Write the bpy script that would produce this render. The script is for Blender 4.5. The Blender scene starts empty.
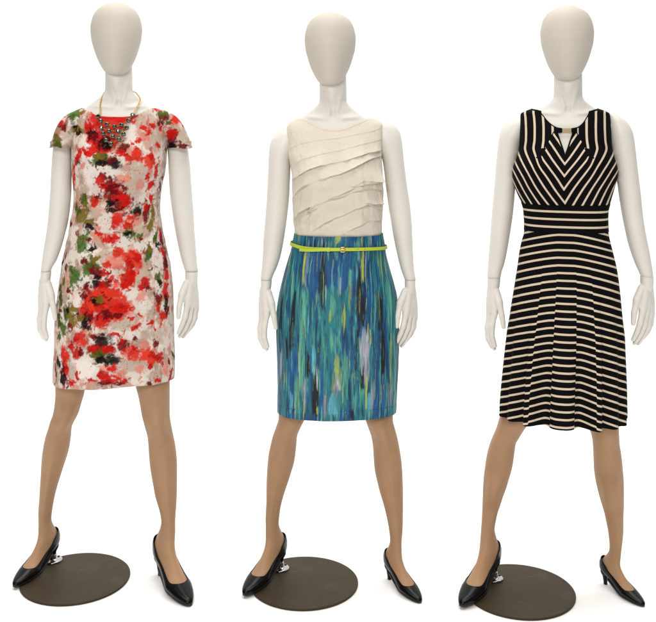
import bpy, bmesh, math, random
import numpy as np
from mathutils import Matrix, Vector

random.seed(4)
RNG = np.random.default_rng(11)
scene = bpy.context.scene
COL = scene.collection

# ------------------------------------------------------------------ camera facts
F = 925.0            # focal length in pixels of the 656 px wide photograph
CX, HY = 328.0, 130.0
H = 1.40             # camera height
DEPTH = [2.90, 2.863, 2.805]
AX = [117.0, 331.0, 567.0]


class Fig:
    """one mannequin's own frame: x to its left hand, y away from the viewer, z up"""

    def __init__(s, i):
        d = DEPTH[i]
        s.O = Vector(((AX[i] - CX) / F * d, d, 0))
        a = math.atan2(s.O.x, s.O.y)
        s.X = Vector((math.cos(a), -math.sin(a), 0))
        s.Y = Vector((math.sin(a), math.cos(a), 0))
        s.R = s.O.length
        s.M = Matrix.Translation(s.O) @ Matrix.Rotation(-a, 4, 'Z')
        s.S = F / d

    def at(s, px, py, y=0.0):
        d = Vector(((px - CX) / F, 1.0, (HY - py) / F))
        t = (y + s.R) / d.dot(s.Y)
        p = d * t
        q = Vector((p.x - s.O.x, p.y - s.O.y, 0))
        return Vector((q.dot(s.X), y, H + p.z))

    def ground(s, px, py, z=0.0):
        t = (H - z) * F / (py - HY)
        q = Vector(((px - CX) / F * t - s.O.x, t - s.O.y, 0))
        return Vector((q.dot(s.X), q.dot(s.Y), z))


FIG = [Fig(i) for i in range(3)]


# ------------------------------------------------------------------ numeric helpers
def pchip(xs, ys, q):
    xs = np.asarray(xs, float); ys = np.asarray(ys, float); q = np.asarray(q, float)
    if xs[0] > xs[-1]:
        xs = xs[::-1]; ys = ys[::-1]
    h = np.diff(xs); dl = np.diff(ys) / h
    m = np.zeros_like(ys)
    for k in range(1, len(xs) - 1):
        if dl[k - 1] * dl[k] > 0:
            w1 = 2 * h[k] + h[k - 1]; w2 = h[k] + 2 * h[k - 1]
            m[k] = (w1 + w2) / (w1 / dl[k - 1] + w2 / dl[k])
    m[0], m[-1] = dl[0], dl[-1]
    qc = np.clip(q, xs[0], xs[-1])
    i = np.clip(np.searchsorted(xs, qc) - 1, 0, len(xs) - 2)
    t = (qc - xs[i]) / h[i]
    t2, t3 = t * t, t * t * t
    return ((2 * t3 - 3 * t2 + 1) * ys[i] + (t3 - 2 * t2 + t) * h[i] * m[i]
            + (-2 * t3 + 3 * t2) * ys[i + 1] + (t3 - t2) * h[i] * m[i + 1])


def catmull(P, n):
    P = np.asarray(P, float)
    k = len(P)
    q = np.linspace(0, k - 1, n)
    i = np.clip(q.astype(int), 0, k - 2)
    t = (q - i)[:, None]
    p0 = P[np.clip(i - 1, 0, k - 1)]; p1 = P[i]; p2 = P[i + 1]; p3 = P[np.clip(i + 2, 0, k - 1)]
    return 0.5 * (2 * p1 + (p2 - p0) * t + (2 * p0 - 5 * p1 + 4 * p2 - p3) * t ** 2 + (-p0 + 3 * p1 - 3 * p2 + p3) * t ** 3)


def _hash(ix, iy, seed):
    v = (ix.astype(np.int64) * 374761393 + iy.astype(np.int64) * 668265263 + seed * 144665) & 0x7fffffff
    v = ((v ^ (v >> 13)) * 1274126177) & 0x7fffffff
    v = v ^ (v >> 16)
    return (v & 0xffff) / 65535.0


def vnoise(x, y, seed=0):
    ix = np.floor(x); iy = np.floor(y)
    fx = x - ix; fy = y - iy
    fx = fx * fx * (3 - 2 * fx); fy = fy * fy * (3 - 2 * fy)
    a = _hash(ix, iy, seed); b = _hash(ix + 1, iy, seed)
    c = _hash(ix, iy + 1, seed); d = _hash(ix + 1, iy + 1, seed)
    return (a * (1 - fx) + b * fx) * (1 - fy) + (c * (1 - fx) + d * fx) * fy - 0.5


def fbm(x, y, seed=0, octs=4):
    r = np.zeros_like(x); a = 1.0
    for o in range(octs):
        r = r + a * vnoise(x * 2 ** o + 17.3 * o, y * 2 ** o - 9.1 * o, seed + o * 7)
        a *= 0.55
    return r


def sstep(a, b, x):
    t = np.clip((x - a) / (b - a), 0, 1)
    return t * t * (3 - 2 * t)


def spow(v, e):
    return np.sign(v) * np.abs(v) ** e


def lin(c):
    c = np.asarray(c, float) / 255.0
    return np.where(c <= 0.04045, c / 12.92, ((c + 0.055) / 1.055) ** 2.4)


# ------------------------------------------------------------------ object helpers
def mesh_from(name, verts, faces, smooth=True):
    me = bpy.data.meshes.new(name)
    me.from_pydata([tuple(v) for v in verts], [], [tuple(f) for f in faces])
    if smooth:
        me.polygons.foreach_set('use_smooth', [True] * len(me.polygons))
    me.update()
    return me


def grid_mesh(name, V, wrap=False, cap0=False, cap1=False, keep=None):
    """V[n rows, m columns, 3] -> quads; keep[n-1, m(-1)] says which faces stay"""
    n, m, _ = V.shape
    mc = m if wrap else m - 1
    r = np.arange(n - 1)[:, None]; c = np.arange(mc)[None, :]
    c2 = (c + 1) % m
    q = np.stack([r * m + c, r * m + c2, (r + 1) * m + c2, (r + 1) * m + c], -1)
    q = q[keep] if keep is not None else q.reshape(-1, 4)
    co = V.reshape(-1, 3)
    nf = len(q)
    idx = [q.ravel()]
    starts = [np.arange(nf) * 4]
    tot = nf * 4
    if cap0:
        idx.append(np.arange(m)[::-1]); starts.append(np.array([tot])); tot += m
    if cap1:
        idx.append((n - 1) * m + np.arange(m)); starts.append(np.array([tot])); tot += m
    idx = np.concatenate(idx).astype(np.int32); starts = np.concatenate(starts).astype(np.int32)
    me = bpy.data.meshes.new(name)
    me.vertices.add(len(co)); me.vertices.foreach_set('co', co.astype(np.float32).ravel())
    me.loops.add(len(idx)); me.loops.foreach_set('vertex_index', idx)
    me.polygons.add(len(starts)); me.polygons.foreach_set('loop_start', starts)
    me.polygons.foreach_set('use_smooth', np.ones(len(starts), bool))
    me.update(calc_edges=True)
    me.validate()
    return me


def add_color(me, name, rgb):
    a = me.attributes.new(name, 'FLOAT_COLOR', 'POINT')
    d = np.ones((len(rgb), 4), np.float32); d[:, :3] = rgb
    a.data.foreach_set('color', d.ravel())


def add_float(me, name, v):
    a = me.attributes.new(name, 'FLOAT', 'POINT')
    a.data.foreach_set('value', np.asarray(v, np.float32).ravel())


def obj(name, me, mat, parent=None, fig=None, origin=None):
    """link a mesh whose vertices are given in the mannequin's frame"""
    o = bpy.data.objects.new(name, me)
    COL.objects.link(o)
    if mat is not None:
        for m_ in (mat if isinstance(mat, (list, tuple)) else [mat]):
            me.materials.append(m_)
    if parent is not None:
        og = Vector(parent['_og'])
        o['_og'] = [float(x) for x in og]
        me.transform(Matrix.Translation(-og))
        o.parent = parent
    elif fig is not None:
        og = Vector(origin) if origin is not None else Vector((0, 0, 0))
        me.transform(Matrix.Translation(-og))
        o.matrix_world = fig.M @ Matrix.Translation(og)
    return o


def thing(name, label, cat, fig, origin, group=None):
    o = bpy.data.objects.new(name, None)
    COL.objects.link(o)
    o.empty_display_size = 0.05
    o.matrix_world = fig.M @ Matrix.Translation(Vector(origin))
    o['_og'] = [float(x) for x in origin]
    o['label'] = label; o['category'] = cat
    if group:
        o['group'] = group
    return o


def tag(o, label, cat, group=None):
    o['label'] = label; o['category'] = cat
    if group:
        o['group'] = group
    return o


# ------------------------------------------------------------------ materials
def mat(name, color=(0.5, 0.5, 0.5), rough=0.5, metal=0.0, spec=0.5, coat=0.0, sheen=0.0):
    m = bpy.data.materials.new(name); m.use_nodes = True
    b = m.node_tree.nodes['Principled BSDF']
    b.inputs['Base Color'].default_value = (*color, 1)
    b.inputs['Roughness'].default_value = rough
    b.inputs['Metallic'].default_value = metal
    b.inputs['Specular IOR Level'].default_value = spec
    b.inputs['Coat Weight'].default_value = coat
    b.inputs['Sheen Weight'].default_value = sheen
    return m


def N(m, t, **kw):
    n = m.node_tree.nodes.new(t)
    for k, v in kw.items():
        setattr(n, k, v)
    return n


def L(m, a, b):
    m.node_tree.links.new(a, b)


def noise_bump(m, scale, strength, dist=0.001, detail=4.0, stretch=None, rough_var=None):
    b = m.node_tree.nodes['Principled BSDF']
    tc = N(m, 'ShaderNodeTexCoord'); nz = N(m, 'ShaderNodeTexNoise'); bp = N(m, 'ShaderNodeBump')
    nz.inputs['Scale'].default_value = scale; nz.inputs['Detail'].default_value = detail
    src = tc.outputs['Object']
    if stretch:
        mp = N(m, 'ShaderNodeMapping'); mp.inputs['Scale'].default_value = stretch
        L(m, src, mp.inputs['Vector']); src = mp.outputs['Vector']
    L(m, src, nz.inputs['Vector']); L(m, nz.outputs['Fac'], bp.inputs['Height'])
    bp.inputs['Strength'].default_value = strength; bp.inputs['Distance'].default_value = dist
    L(m, bp.outputs['Normal'], b.inputs['Normal'])
    if rough_var:
        mr = N(m, 'ShaderNodeMapRange')
        mr.inputs['To Min'].default_value, mr.inputs['To Max'].default_value = rough_var
        L(m, nz.outputs['Fac'], mr.inputs['Value']); L(m, mr.outputs['Result'], b.inputs['Roughness'])
    return nz


def color_noise(m, c0, c1, scale, detail=3.0, stretch=None):
    b = m.node_tree.nodes['Principled BSDF']
    tc = N(m, 'ShaderNodeTexCoord'); nz = N(m, 'ShaderNodeTexNoise'); mx = N(m, 'ShaderNodeMix', data_type='RGBA')
    nz.inputs['Scale'].default_value = scale; nz.inputs['Detail'].default_value = detail
    src = tc.outputs['Object']
    if stretch:
        mp = N(m, 'ShaderNodeMapping'); mp.inputs['Scale'].default_value = stretch
        L(m, src, mp.inputs['Vector']); src = mp.outputs['Vector']
    L(m, src, nz.inputs['Vector']); L(m, nz.outputs['Fac'], mx.inputs['Factor'])
    mx.inputs[6].default_value = (*c0, 1); mx.inputs[7].default_value = (*c1, 1)
    L(m, mx.outputs[2], b.inputs['Base Color'])


M_SKIN = mat('mannequin_matte_white', (0.66, 0.61, 0.53), 0.42, spec=0.35)
color_noise(M_SKIN, (0.645, 0.62, 0.58), (0.69, 0.665, 0.625), 9.0)
noise_bump(M_SKIN, 260, 0.06, 0.0006)
M_HEAD = mat('mannequin_head_matte', (0.60, 0.545, 0.455), 0.55, spec=0.25)
color_noise(M_HEAD, (0.50, 0.465, 0.405), (0.545, 0.505, 0.445), 12.0)
noise_bump(M_HEAD, 300, 0.07, 0.0006)
M_TIGHTS = mat('tan_tights', (0.36, 0.22, 0.105), 0.45, spec=0.15)
color_noise(M_TIGHTS, (0.335, 0.195, 0.108), (0.405, 0.245, 0.143), 14.0)
noise_bump(M_TIGHTS, 700, 0.12, 0.0006)
M_SHOE = mat('black_leather', (0.004, 0.004, 0.0045), 0.24, spec=0.16)
noise_bump(M_SHOE, 130, 0.10, 0.0008)
M_SOLE = mat('black_sole', (0.012, 0.011, 0.011), 0.55)
M_CHROME = mat('chrome', (0.40, 0.40, 0.41), 0.22, metal=1.0)
M_ROD = mat('dark_steel_rod', (0.05, 0.05, 0.05), 0.3, metal=0.9)
M_GOLD = mat('gold_chain', (0.72, 0.44, 0.10), 0.28, metal=1.0)
M_BRASS = mat('aged_brass', (0.27, 0.19, 0.085), 0.34, metal=1.0)
M_BEAD = mat('dark_faceted_bead', (0.16, 0.18, 0.19), 0.06, metal=1.0, spec=0.8)
M_LIME = mat('lime_leather', (0.43, 0.54, 0.04), 0.38, spec=0.4)
M_BUCKLE = mat('rose_gold_buckle', (0.75, 0.50, 0.26), 0.25, metal=1.0)
M_BAR = mat('brushed_gold_bar', (0.36, 0.27, 0.16), 0.38, metal=0.6)
M_BLACK = mat('black_jersey', (0.0035, 0.003, 0.0035), 0.8, spec=0.06)

# base plate: dark bronzed steel with scuffs
M_PLATE = mat('bronzed_steel_plate', (0.10, 0.082, 0.058), 0.5, metal=0.1, spec=0.12)
color_noise(M_PLATE, (0.036, 0.026, 0.0135), (0.058, 0.043, 0.024), 6.0, 6.0)
noise_bump(M_PLATE, 40, 0.12, 0.0006, 8.0, stretch=(1, 6, 1), rough_var=(0.42, 0.62))

def scuffs(m, scale, stretch, lo, hi, col):
    b = m.node_tree.nodes['Principled BSDF']
    src = b.inputs['Base Color'].links[0].from_socket
    tc = N(m, 'ShaderNodeTexCoord'); mp = N(m, 'ShaderNodeMapping'); nz = N(m, 'ShaderNodeTexNoise'); mr = N(m, 'ShaderNodeMapRange'); mx = N(m, 'ShaderNodeMix', data_type='RGBA')
    mp.inputs['Scale'].default_value = stretch; mp.inputs['Rotation'].default_value = (0, 0, .35)
    nz.inputs['Scale'].default_value = scale; nz.inputs['Detail'].default_value = 5
    mr.inputs['From Min'].default_value = lo; mr.inputs['From Max'].default_value = hi
    L(m, tc.outputs['Object'], mp.inputs['Vector']); L(m, mp.outputs['Vector'], nz.inputs['Vector']); L(m, nz.outputs['Fac'], mr.inputs['Value'])
    L(m, mr.outputs['Result'], mx.inputs['Factor']); L(m, src, mx.inputs[6]); mx.inputs[7].default_value = (*col, 1)
    L(m, mx.outputs[2], b.inputs['Base Color'])


scuffs(M_PLATE, 5.0, (2.0, 34.0, 1.0), .66, .80, (.16, .135, .10))
scuffs(M_PLATE, 9.0, (1.0, 1.3, 1.0), .60, .85, (.085, .070, .048))
# floral print
M_FLORAL = mat('floral_cotton', rough=0.8, spec=0.06)
_a = N(M_FLORAL, 'ShaderNodeAttribute', attribute_name='print')
L(M_FLORAL, _a.outputs['Color'], M_FLORAL.node_tree.nodes['Principled BSDF'].inputs['Base Color'])
noise_bump(M_FLORAL, 22, 0.35, 0.004, 3.0)
# blue brush print
M_BLUE = mat('blue_brushstroke_satin', rough=0.55, spec=0.35)
_a = N(M_BLUE, 'ShaderNodeAttribute', attribute_name='print')
L(M_BLUE, _a.outputs['Color'], M_BLUE.node_tree.nodes['Principled BSDF'].inputs['Base Color'])
noise_bump(M_BLUE, 16, 0.3, 0.004, 3.0, stretch=(1, 1, 0.45))
# cream chiffon
M_CREAM = mat('cream_chiffon', (0.63, 0.54, 0.425), 0.7, spec=0.2, sheen=0.15)
color_noise(M_CREAM, (0.615, 0.56, 0.475), (0.67, 0.615, 0.525), 10.0)
noise_bump(M_CREAM, 34, 0.30, 0.003, 4.0, stretch=(0.7, 0.7, 1.5))


def stripe_mat(name, two=False, frac=0.29):
    m = mat(name, rough=0.8, spec=0.06)
    b = m.node_tree.nodes['Principled BSDF']
    def field(attr):
        a = N(m, 'ShaderNodeAttribute', attribute_name=attr)
        fr = N(m, 'ShaderNodeMath', operation='FRACT'); L(m, a.outputs['Fac'], fr.inputs[0])
        return fr.outputs[0]
    s = field('stripe')
    if two:
        s2 = field('stripe_side')
        k = N(m, 'ShaderNodeAttribute', attribute_name='panel')
        g = N(m, 'ShaderNodeMath', operation='GREATER_THAN'); g.inputs[1].default_value = 0.0
        L(m, k.outputs['Fac'], g.inputs[0])
        mx = N(m, 'ShaderNodeMix', data_type='FLOAT')
        L(m, g.outputs[0], mx.inputs['Factor']); L(m, s2, mx.inputs[2]); L(m, s, mx.inputs[3])
        s = mx.outputs[0]
    lt = N(m, 'ShaderNodeMath', operation='LESS_THAN'); lt.inputs[1].default_value = frac
    L(m, s, lt.inputs[0])
    f = lt.outputs[0]
    mk = N(m, 'ShaderNodeAttribute', attribute_name='plain')       # seams and edges knitted plain black
    l2 = N(m, 'ShaderNodeMath', operation='LESS_THAN'); l2.inputs[1].default_value = 0.5
    L(m, mk.outputs['Fac'], l2.inputs[0])
    mu = N(m, 'ShaderNodeMath', operation='MULTIPLY'); L(m, f, mu.inputs[0]); L(m, l2.outputs[0], mu.inputs[1])
    mc = N(m, 'ShaderNodeMix', data_type='RGBA')
    L(m, mu.outputs[0], mc.inputs['Factor'])
    mc.inputs[6].default_value = (0.0032, 0.0028, 0.0034, 1); mc.inputs[7].default_value = (0.60, 0.50, 0.385, 1)
    L(m, mc.outputs[2], b.inputs['Base Color'])
    noise_bump(m, 18, 0.25, 0.004, 3.0)
    return m


M_STRIPE = stripe_mat('striped_jersey', False, .275)
M_STRIPE2 = stripe_mat('striped_jersey_chevron', True, .25)

# ------------------------------------------------------------------ body tables
BODY = np.array([
    (0.07, .0395, .036, .044, .020), (0.0, .0420, .041, .046, .018), (-.03, .0422, .044, .048, .016),
    (-.048, .0430, .047, .050, .015), (-.060, .0500, .050, .053, .014), (-.070, .0610, .053, .056, .0135),
    (-.080, .0740, .056, .058, .013), (-.095, .0930, .060, .062, .012), (-.108, .1110, .064, .066, .010),
    (-.12, .1240, .069, .070, .008), (-.135, .1280, .076, .074, .006), (-.18, .1260, .088, .080, .0),
    (-.23, .1250, .103, .082, .0), (-.28, .1240, .112, .080, .0), (-.34, .1160, .094, .074, .0),
    (-.42, .1060, .082, .066, .0), (-.50, .1200, .086, .080, .0), (-.58, .1380, .090, .098, .0),
    (-.66, .1430, .086, .102, .0), (-.74, .1380, .080, .092, .0), (-.80, .1350, .070, .080, .0)])


def body_at(zr):
    zr = np.asarray(zr, float)
    return [pchip(BODY[::-1, 0], BODY[::-1, k], zr) for k in range(1, 5)]


CHIN = [1.4 + (130 - 75.6) / FIG[0].S, 1.4 + (130 - 86) / FIG[1].S, 1.4 + (130 - 81) / FIG[2].S]

HEADPROF = np.array([  # drop from the crown (m), half width, front, back
    (0, 0, 0, 0), (.0028, .019, .022, .026), (.011, .0392, .043, .050), (.029, .0621, .064, .075),
    (.053, .0740, .078, .093), (.084, .0793, .087, .102), (.114, .0771, .091, .101), (.144, .0698, .091, .090),
    (.174, .0598, .087, .070), (.198, .0483, .079, .050), (.2165, .0365, .066, .036), (.226, .024, .048, .024),
    (.2300, 0, 0, 0)])


def build_head(f, ci, parent):
    zc = CHIN[ci]
    k = 64
    u = np.linspace(0, 1, 90)
    t = 0.23 * (0.5 - 0.5 * np.cos(np.pi * u))
    # work with squared radii near the poles so that they close roundly
    a = np.sqrt(np.maximum(0, pchip(HEADPROF[:, 0], HEADPROF[:, 1] ** 2, t)))
    bf = np.sqrt(np.maximum(0, pchip(HEADPROF[:, 0], HEADPROF[:, 2] ** 2, t)))
    bb = np.sqrt(np.maximum(0, pchip(HEADPROF[:, 0], HEADPROF[:, 3] ** 2, t)))
    ph = np.linspace(0, 2 * np.pi, k, endpoint=False)
    cxp = f.at(HEADX[ci], 75, 0).x
    V = np.zeros((len(t), k, 3))
    V[:, :, 0] = cxp + a[:, None] * np.sin(ph)
    c = np.cos(ph)
    V[:, :, 1] = -np.where(c > 0, bf[:, None], bb[:, None]) * c
    V[:, :, 2] = (zc + 0.23 - t)[:, None]
    me = grid_mesh('head', V[:, ::-1], wrap=True)
    return obj('head', me, M_HEAD, parent)


HEADX = [116.4, 330.2, 567.0]
NECKX = [118.9, 333.0, 568.0]


def build_torso(f, ci, parent):
    zc = CHIN[ci]
    zr = np.concatenate([np.linspace(.065, -.14, 110), np.linspace(-.143, -.80, 90)])
    a, bf, bb, yc = body_at(zr)
    k = 144
    ph = np.linspace(0, 2 * np.pi, k, endpoint=False)
    c, s = np.cos(ph), np.sin(ph)
    nx = f.at(NECKX[ci], 110, 0).x
    ax = f.at((119.0, 335.0, 566.0)[ci], 200, 0).x
    cx = ax + (nx - ax) * sstep(-.25, -.08, zr)
    e = 2 / 2.15
    V = np.zeros((len(zr), k, 3))
    x = a[:, None] * spow(s, e)[None]
    y = -np.where(c > 0, bf[:, None], bb[:, None]) * spow(c, e)[None]
    Z = np.broadcast_to(zr[:, None], x.shape)
    # neck cords running down to the notch, the notch itself, collarbones
    fr = np.clip(c, 0, 1)[None] ** 0.5
    cord = np.zeros_like(x)
    tt = np.clip((Z + .085) / .075, 0, 1)
    xc = .010 + .022 * tt
    cord = .0045 * np.exp(-((np.abs(x) - xc) / .007) ** 2) * sstep(-.098, -.075, Z) * (1 - sstep(-.03, .0, Z))
    notch = -.0065 * np.exp(-(x / .009) ** 2 - ((Z + .088) / .011) ** 2)
    zcb = -.102 + .10 * np.clip(np.abs(x) - .012, 0, .2)
    collar = .0045 * np.exp(-((Z - zcb) / .0065) ** 2) * sstep(.012, .03, np.abs(x)) * (1 - sstep(.09, .13, np.abs(x)))
    hollow = -.004 * np.exp(-((Z - zcb - .018) / .010) ** 2) * np.exp(-((np.abs(x) - .055) / .02) ** 2)
    y = y - (cord + notch + collar + hollow) * fr
    V[:, :, 0] = cx[:, None] + x
    V[:, :, 1] = yc[:, None] + y
    V[:, :, 2] = zc + Z
    me = grid_mesh('torso', V[:, ::-1], wrap=True, cap0=True, cap1=True)
    return obj('torso', me, M_SKIN, parent)


def loft_rows(f, rows, ytab, btab, n=90, k=48, top_dome=False):
    """rows (py, xl, xr) in the photograph -> horizontal rings; ytab (py, depth), btab (py, front, back)"""
    rows = np.array(rows, float)
    py = np.linspace(rows[0, 0], rows[-1, 0], n)
    if top_dome:
        u = np.linspace(0, 1, n)
        py = rows[0, 0] + (rows[-1, 0] - rows[0, 0]) * u ** 1.7
    xl = pchip(rows[:, 0], rows[:, 1], py); xr = pchip(rows[:, 0], rows[:, 2], py)
    yt = np.array(ytab, float); bt = np.array(btab, float)
    yc = pchip(yt[:, 0], yt[:, 1], py)
    bf = pchip(bt[:, 0], bt[:, 1], py); bb = pchip(bt[:, 0], bt[:, 2], py)
    ph = np.linspace(0, 2 * np.pi, k, endpoint=False)
    c, s = np.cos(ph), np.sin(ph)
    V = np.zeros((n, k, 3))
    for i in range(n):
        p = f.at(xl[i], py[i], yc[i]); q = f.at(xr[i], py[i], yc[i])
        V[i, :, 0] = (p.x + q.x) / 2 + (q.x - p.x) / 2 * s
        V[i, :, 1] = yc[i] - np.where(c > 0, bf[i], bb[i]) * c
        V[i, :, 2] = p.z
    return V[:, ::-1]


# ------------------------------------------------------------------ arms and hands
ARML = [
    [(113, 72, 82), (115, 69, 86), (119, 64.5, 88), (126, 59, 86), (134, 55.5, 80), (142, 53.6, 74), (150, 52.7, 72.4), (170, 51.2, 71.8),
     (190, 50.2, 71.6), (207, 49, 70.4), (221, 47.8, 68.4), (235, 45.9, 65.1), (248, 43.7, 61.4), (262, 41.8, 56), (267, 41.1, 52.8), (270.7, 40.6, 51.2)],
    [(126.5, 284, 296), (128.5, 281.5, 301), (131, 278.8, 303), (134, 276, 303), (140, 271.6, 301), (149, 269.3, 295), (160, 268.5, 290.8), (173, 268, 290.3),
     (185, 267.5, 289.8), (197.6, 266.8, 289.2), (217, 265.3, 287.2), (239, 263.4, 284), (256, 262.6, 280.6), (269, 261.5, 276.2), (275, 260.9, 273.4), (279.2, 260.7, 272)],
    [(115.5, 515, 528), (117.5, 511.8, 532), (120.5, 508, 534), (124.5, 504.2, 533), (128.5, 501.5, 530), (136, 499.3, 525), (143.3, 498.2, 521.5), (164.8, 496, 517),
     (189, 494, 515.2), (210.4, 492, 513.4), (223.4, 491, 511.6), (237, 490, 509.5), (250, 489, 507.2), (263.7, 488, 504.2), (271, 487.5, 501.8), (277.2, 487.3, 500.6)]]
ARMR = [
    [(112, 155, 165), (114, 151, 169), (118, 149, 174), (126, 152, 180), (134, 158, 184), (142, 164, 186.6), (150, 167.4, 188), (170, 168.5, 190.5),
     (190, 169.5, 191.8), (207, 171.5, 193.2), (221, 173.5, 194), (235, 176, 194.9), (248, 178.6, 196), (262, 182, 197), (267, 183.7, 197.6), (270.9, 184.9, 198.1)],
    [(119, 375, 387), (121, 370, 390), (123, 368, 392.5), (126, 367, 395.7), (130.5, 368, 399), (137, 371, 401.2), (144, 375, 402.3), (161, 382.5, 404), (173, 384.3, 405.5),
     (185, 385.6, 407), (205, 388.2, 410), (222, 391, 411.7), (236.6, 393.3, 412.4), (256, 397.5, 413.2), (269, 400.8, 414.1), (275, 402.8, 415), (279.2, 404.4, 415.7)],
    [(112.5, 608, 613.5), (114, 607.5, 616.5), (116.5, 607.5, 620), (120, 607.5, 625), (124.5, 607.5, 629), (130, 608, 632), (135.2, 608.6, 633.6), (154, 611.8, 636.2), (172.8, 615.8, 638.3),
     (194.3, 618.6, 641), (215.7, 622, 643.2), (230, 624.9, 645.4), (237, 626.4, 646.7), (250, 630, 649.4), (263.7, 635, 651.7), (270, 637.8, 652.7), (275.5, 640.3, 653.3)]]


def build_arm(f, rows, parent, i):
    y0, y1 = rows[0][0], rows[-1][0]
    h = y1 - y0
    ytab = [(y0, .020), (y0 + .25 * h, .016), (y0 + .6 * h, .010), (y1, -.012)]
    btab = [(y0, .012, .012), (y0 + .02 * h, .026, .026), (y0 + .06 * h, .038, .040), (y0 + .14 * h, .044, .047), (y0 + .25 * h, .042, .045),
            (y0 + .55 * h, .036, .037), (y0 + .68 * h, .036, .036), (y0 + .85 * h, .029, .029), (y1, .0225, .0225)]
    V = loft_rows(f, rows, ytab, btab, n=110, k=56, top_dome=True)
    me = grid_mesh('arm', V, wrap=True, cap0=True, cap1=True)
    return obj('arm', me, M_SKIN, parent)


def chain(vs, fs, pts, rad, seg=14):
    """tapered capsules through pts, as closed overlapping shells"""
    def shell(p, q, r0, r1):
        d = (q - p); ln = d.length
        d.normalize()
        a = d.orthogonal().normalized(); b = d.cross(a)
        rows = []
        for j in range(1, 6):
            t = j / 5 * math.pi / 2
            rows.append((p - d * r0 * math.cos(t), r0 * math.sin(t)))
        for j in range(0, 5):
            t = j / 5 * math.pi / 2
            rows.append((q + d * r1 * math.sin(t), r1 * math.cos(t)))
        base = len(vs)
        vs.append(p - d * r0)
        for (c, r) in rows:
            for k in range(seg):
                w = 2 * math.pi * k / seg
                vs.append(c + (a * math.cos(w) + b * math.sin(w)) * r)
        vs.append(q + d * r1)
        n = len(rows)
        for k in range(seg):
            k2 = (k + 1) % seg
            fs.append((base, base + 1 + k2, base + 1 + k))
            for r in range(n - 1):
                o = base + 1 + r * seg
                fs.append((o + k, o + k2, o + seg + k2, o + seg + k))
            o = base + 1 + (n - 1) * seg
            fs.append((o + k, o + k2, base + 1 + n * seg))
    for j in range(len(pts) - 1):
        shell(Vector(pts[j]), Vector(pts[j + 1]), rad[j], rad[j + 1])


def fuse(name, vs, fs, voxel, smooth_it=5):
    """one continuous skin over overlapping shells"""
    me = mesh_from(name + '_shells', vs, fs)
    o = bpy.data.objects.new(name + '_shells', me); COL.objects.link(o)
    r = o.modifiers.new('r', 'REMESH'); r.mode = 'VOXEL'; r.voxel_size = voxel; r.use_smooth_shade = True
    s = o.modifiers.new('s', 'SMOOTH'); s.factor = 0.5; s.iterations = smooth_it
    dg = bpy.context.evaluated_depsgraph_get()
    out = bpy.data.meshes.new_from_object(o.evaluated_get(dg))
    bpy.data.objects.remove(o); bpy.data.meshes.remove(me)
    out.name = name
    out.polygons.foreach_set('use_smooth', [True] * len(out.polygons))
    return out


# finger paths: pixel offsets from the wrist centre, and depth in metres
HAND_L = dict(
    wrist=(-1.4, 13.0),
    index=[(0.6, 35, -.030), (-1.6, 47, -.034), (-1.8, 57, -.034), (1.2, 66.5, -.030)],
    middle=[(-2.4, 36, -.012), (-5.0, 49, -.016), (-4.6, 59.5, -.016), (0.2, 69, -.012)],
    ring=[(-4.4, 37, .006), (-6.6, 49, .004), (-6.2, 59, .004), (-2.2, 67.5, .008)],
    pinky=[(-5.0, 38, .022), (-6.8, 47.5, .022), (-6.6, 55, .022), (-3.6, 61.5, .024)],
    thumb=[(1.6, 13, -.022), (5.0, 24, -.036), (7.6, 37, -.044), (9.3, 48, -.046)])
HAND_R = dict(
    wrist=(0.2, 13.0),
    index=[(-4.4, 35, -.028), (-6.6, 46, -.034), (-9.4, 54, -.036), (-13.2, 62, -.034)],
    middle=[(-0.6, 35.5, -.012), (-2.4, 48, -.018), (-6.2, 57, -.020), (-11.8, 65.4, -.018)],
    ring=[(2.8, 37, .004), (1.8, 48.5, -.002), (-2.0, 57, -.004), (-8.2, 65.8, -.002)],
    pinky=[(5.0, 38, .018), (4.2, 47, .014), (1.4, 54, .012), (-2.8, 60, .012)],
    thumb=[(-4.6, 12, -.022), (-9.6, 23.5, -.034), (-12.2, 36, -.042), (-13.0, 46.5, -.044)])


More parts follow.
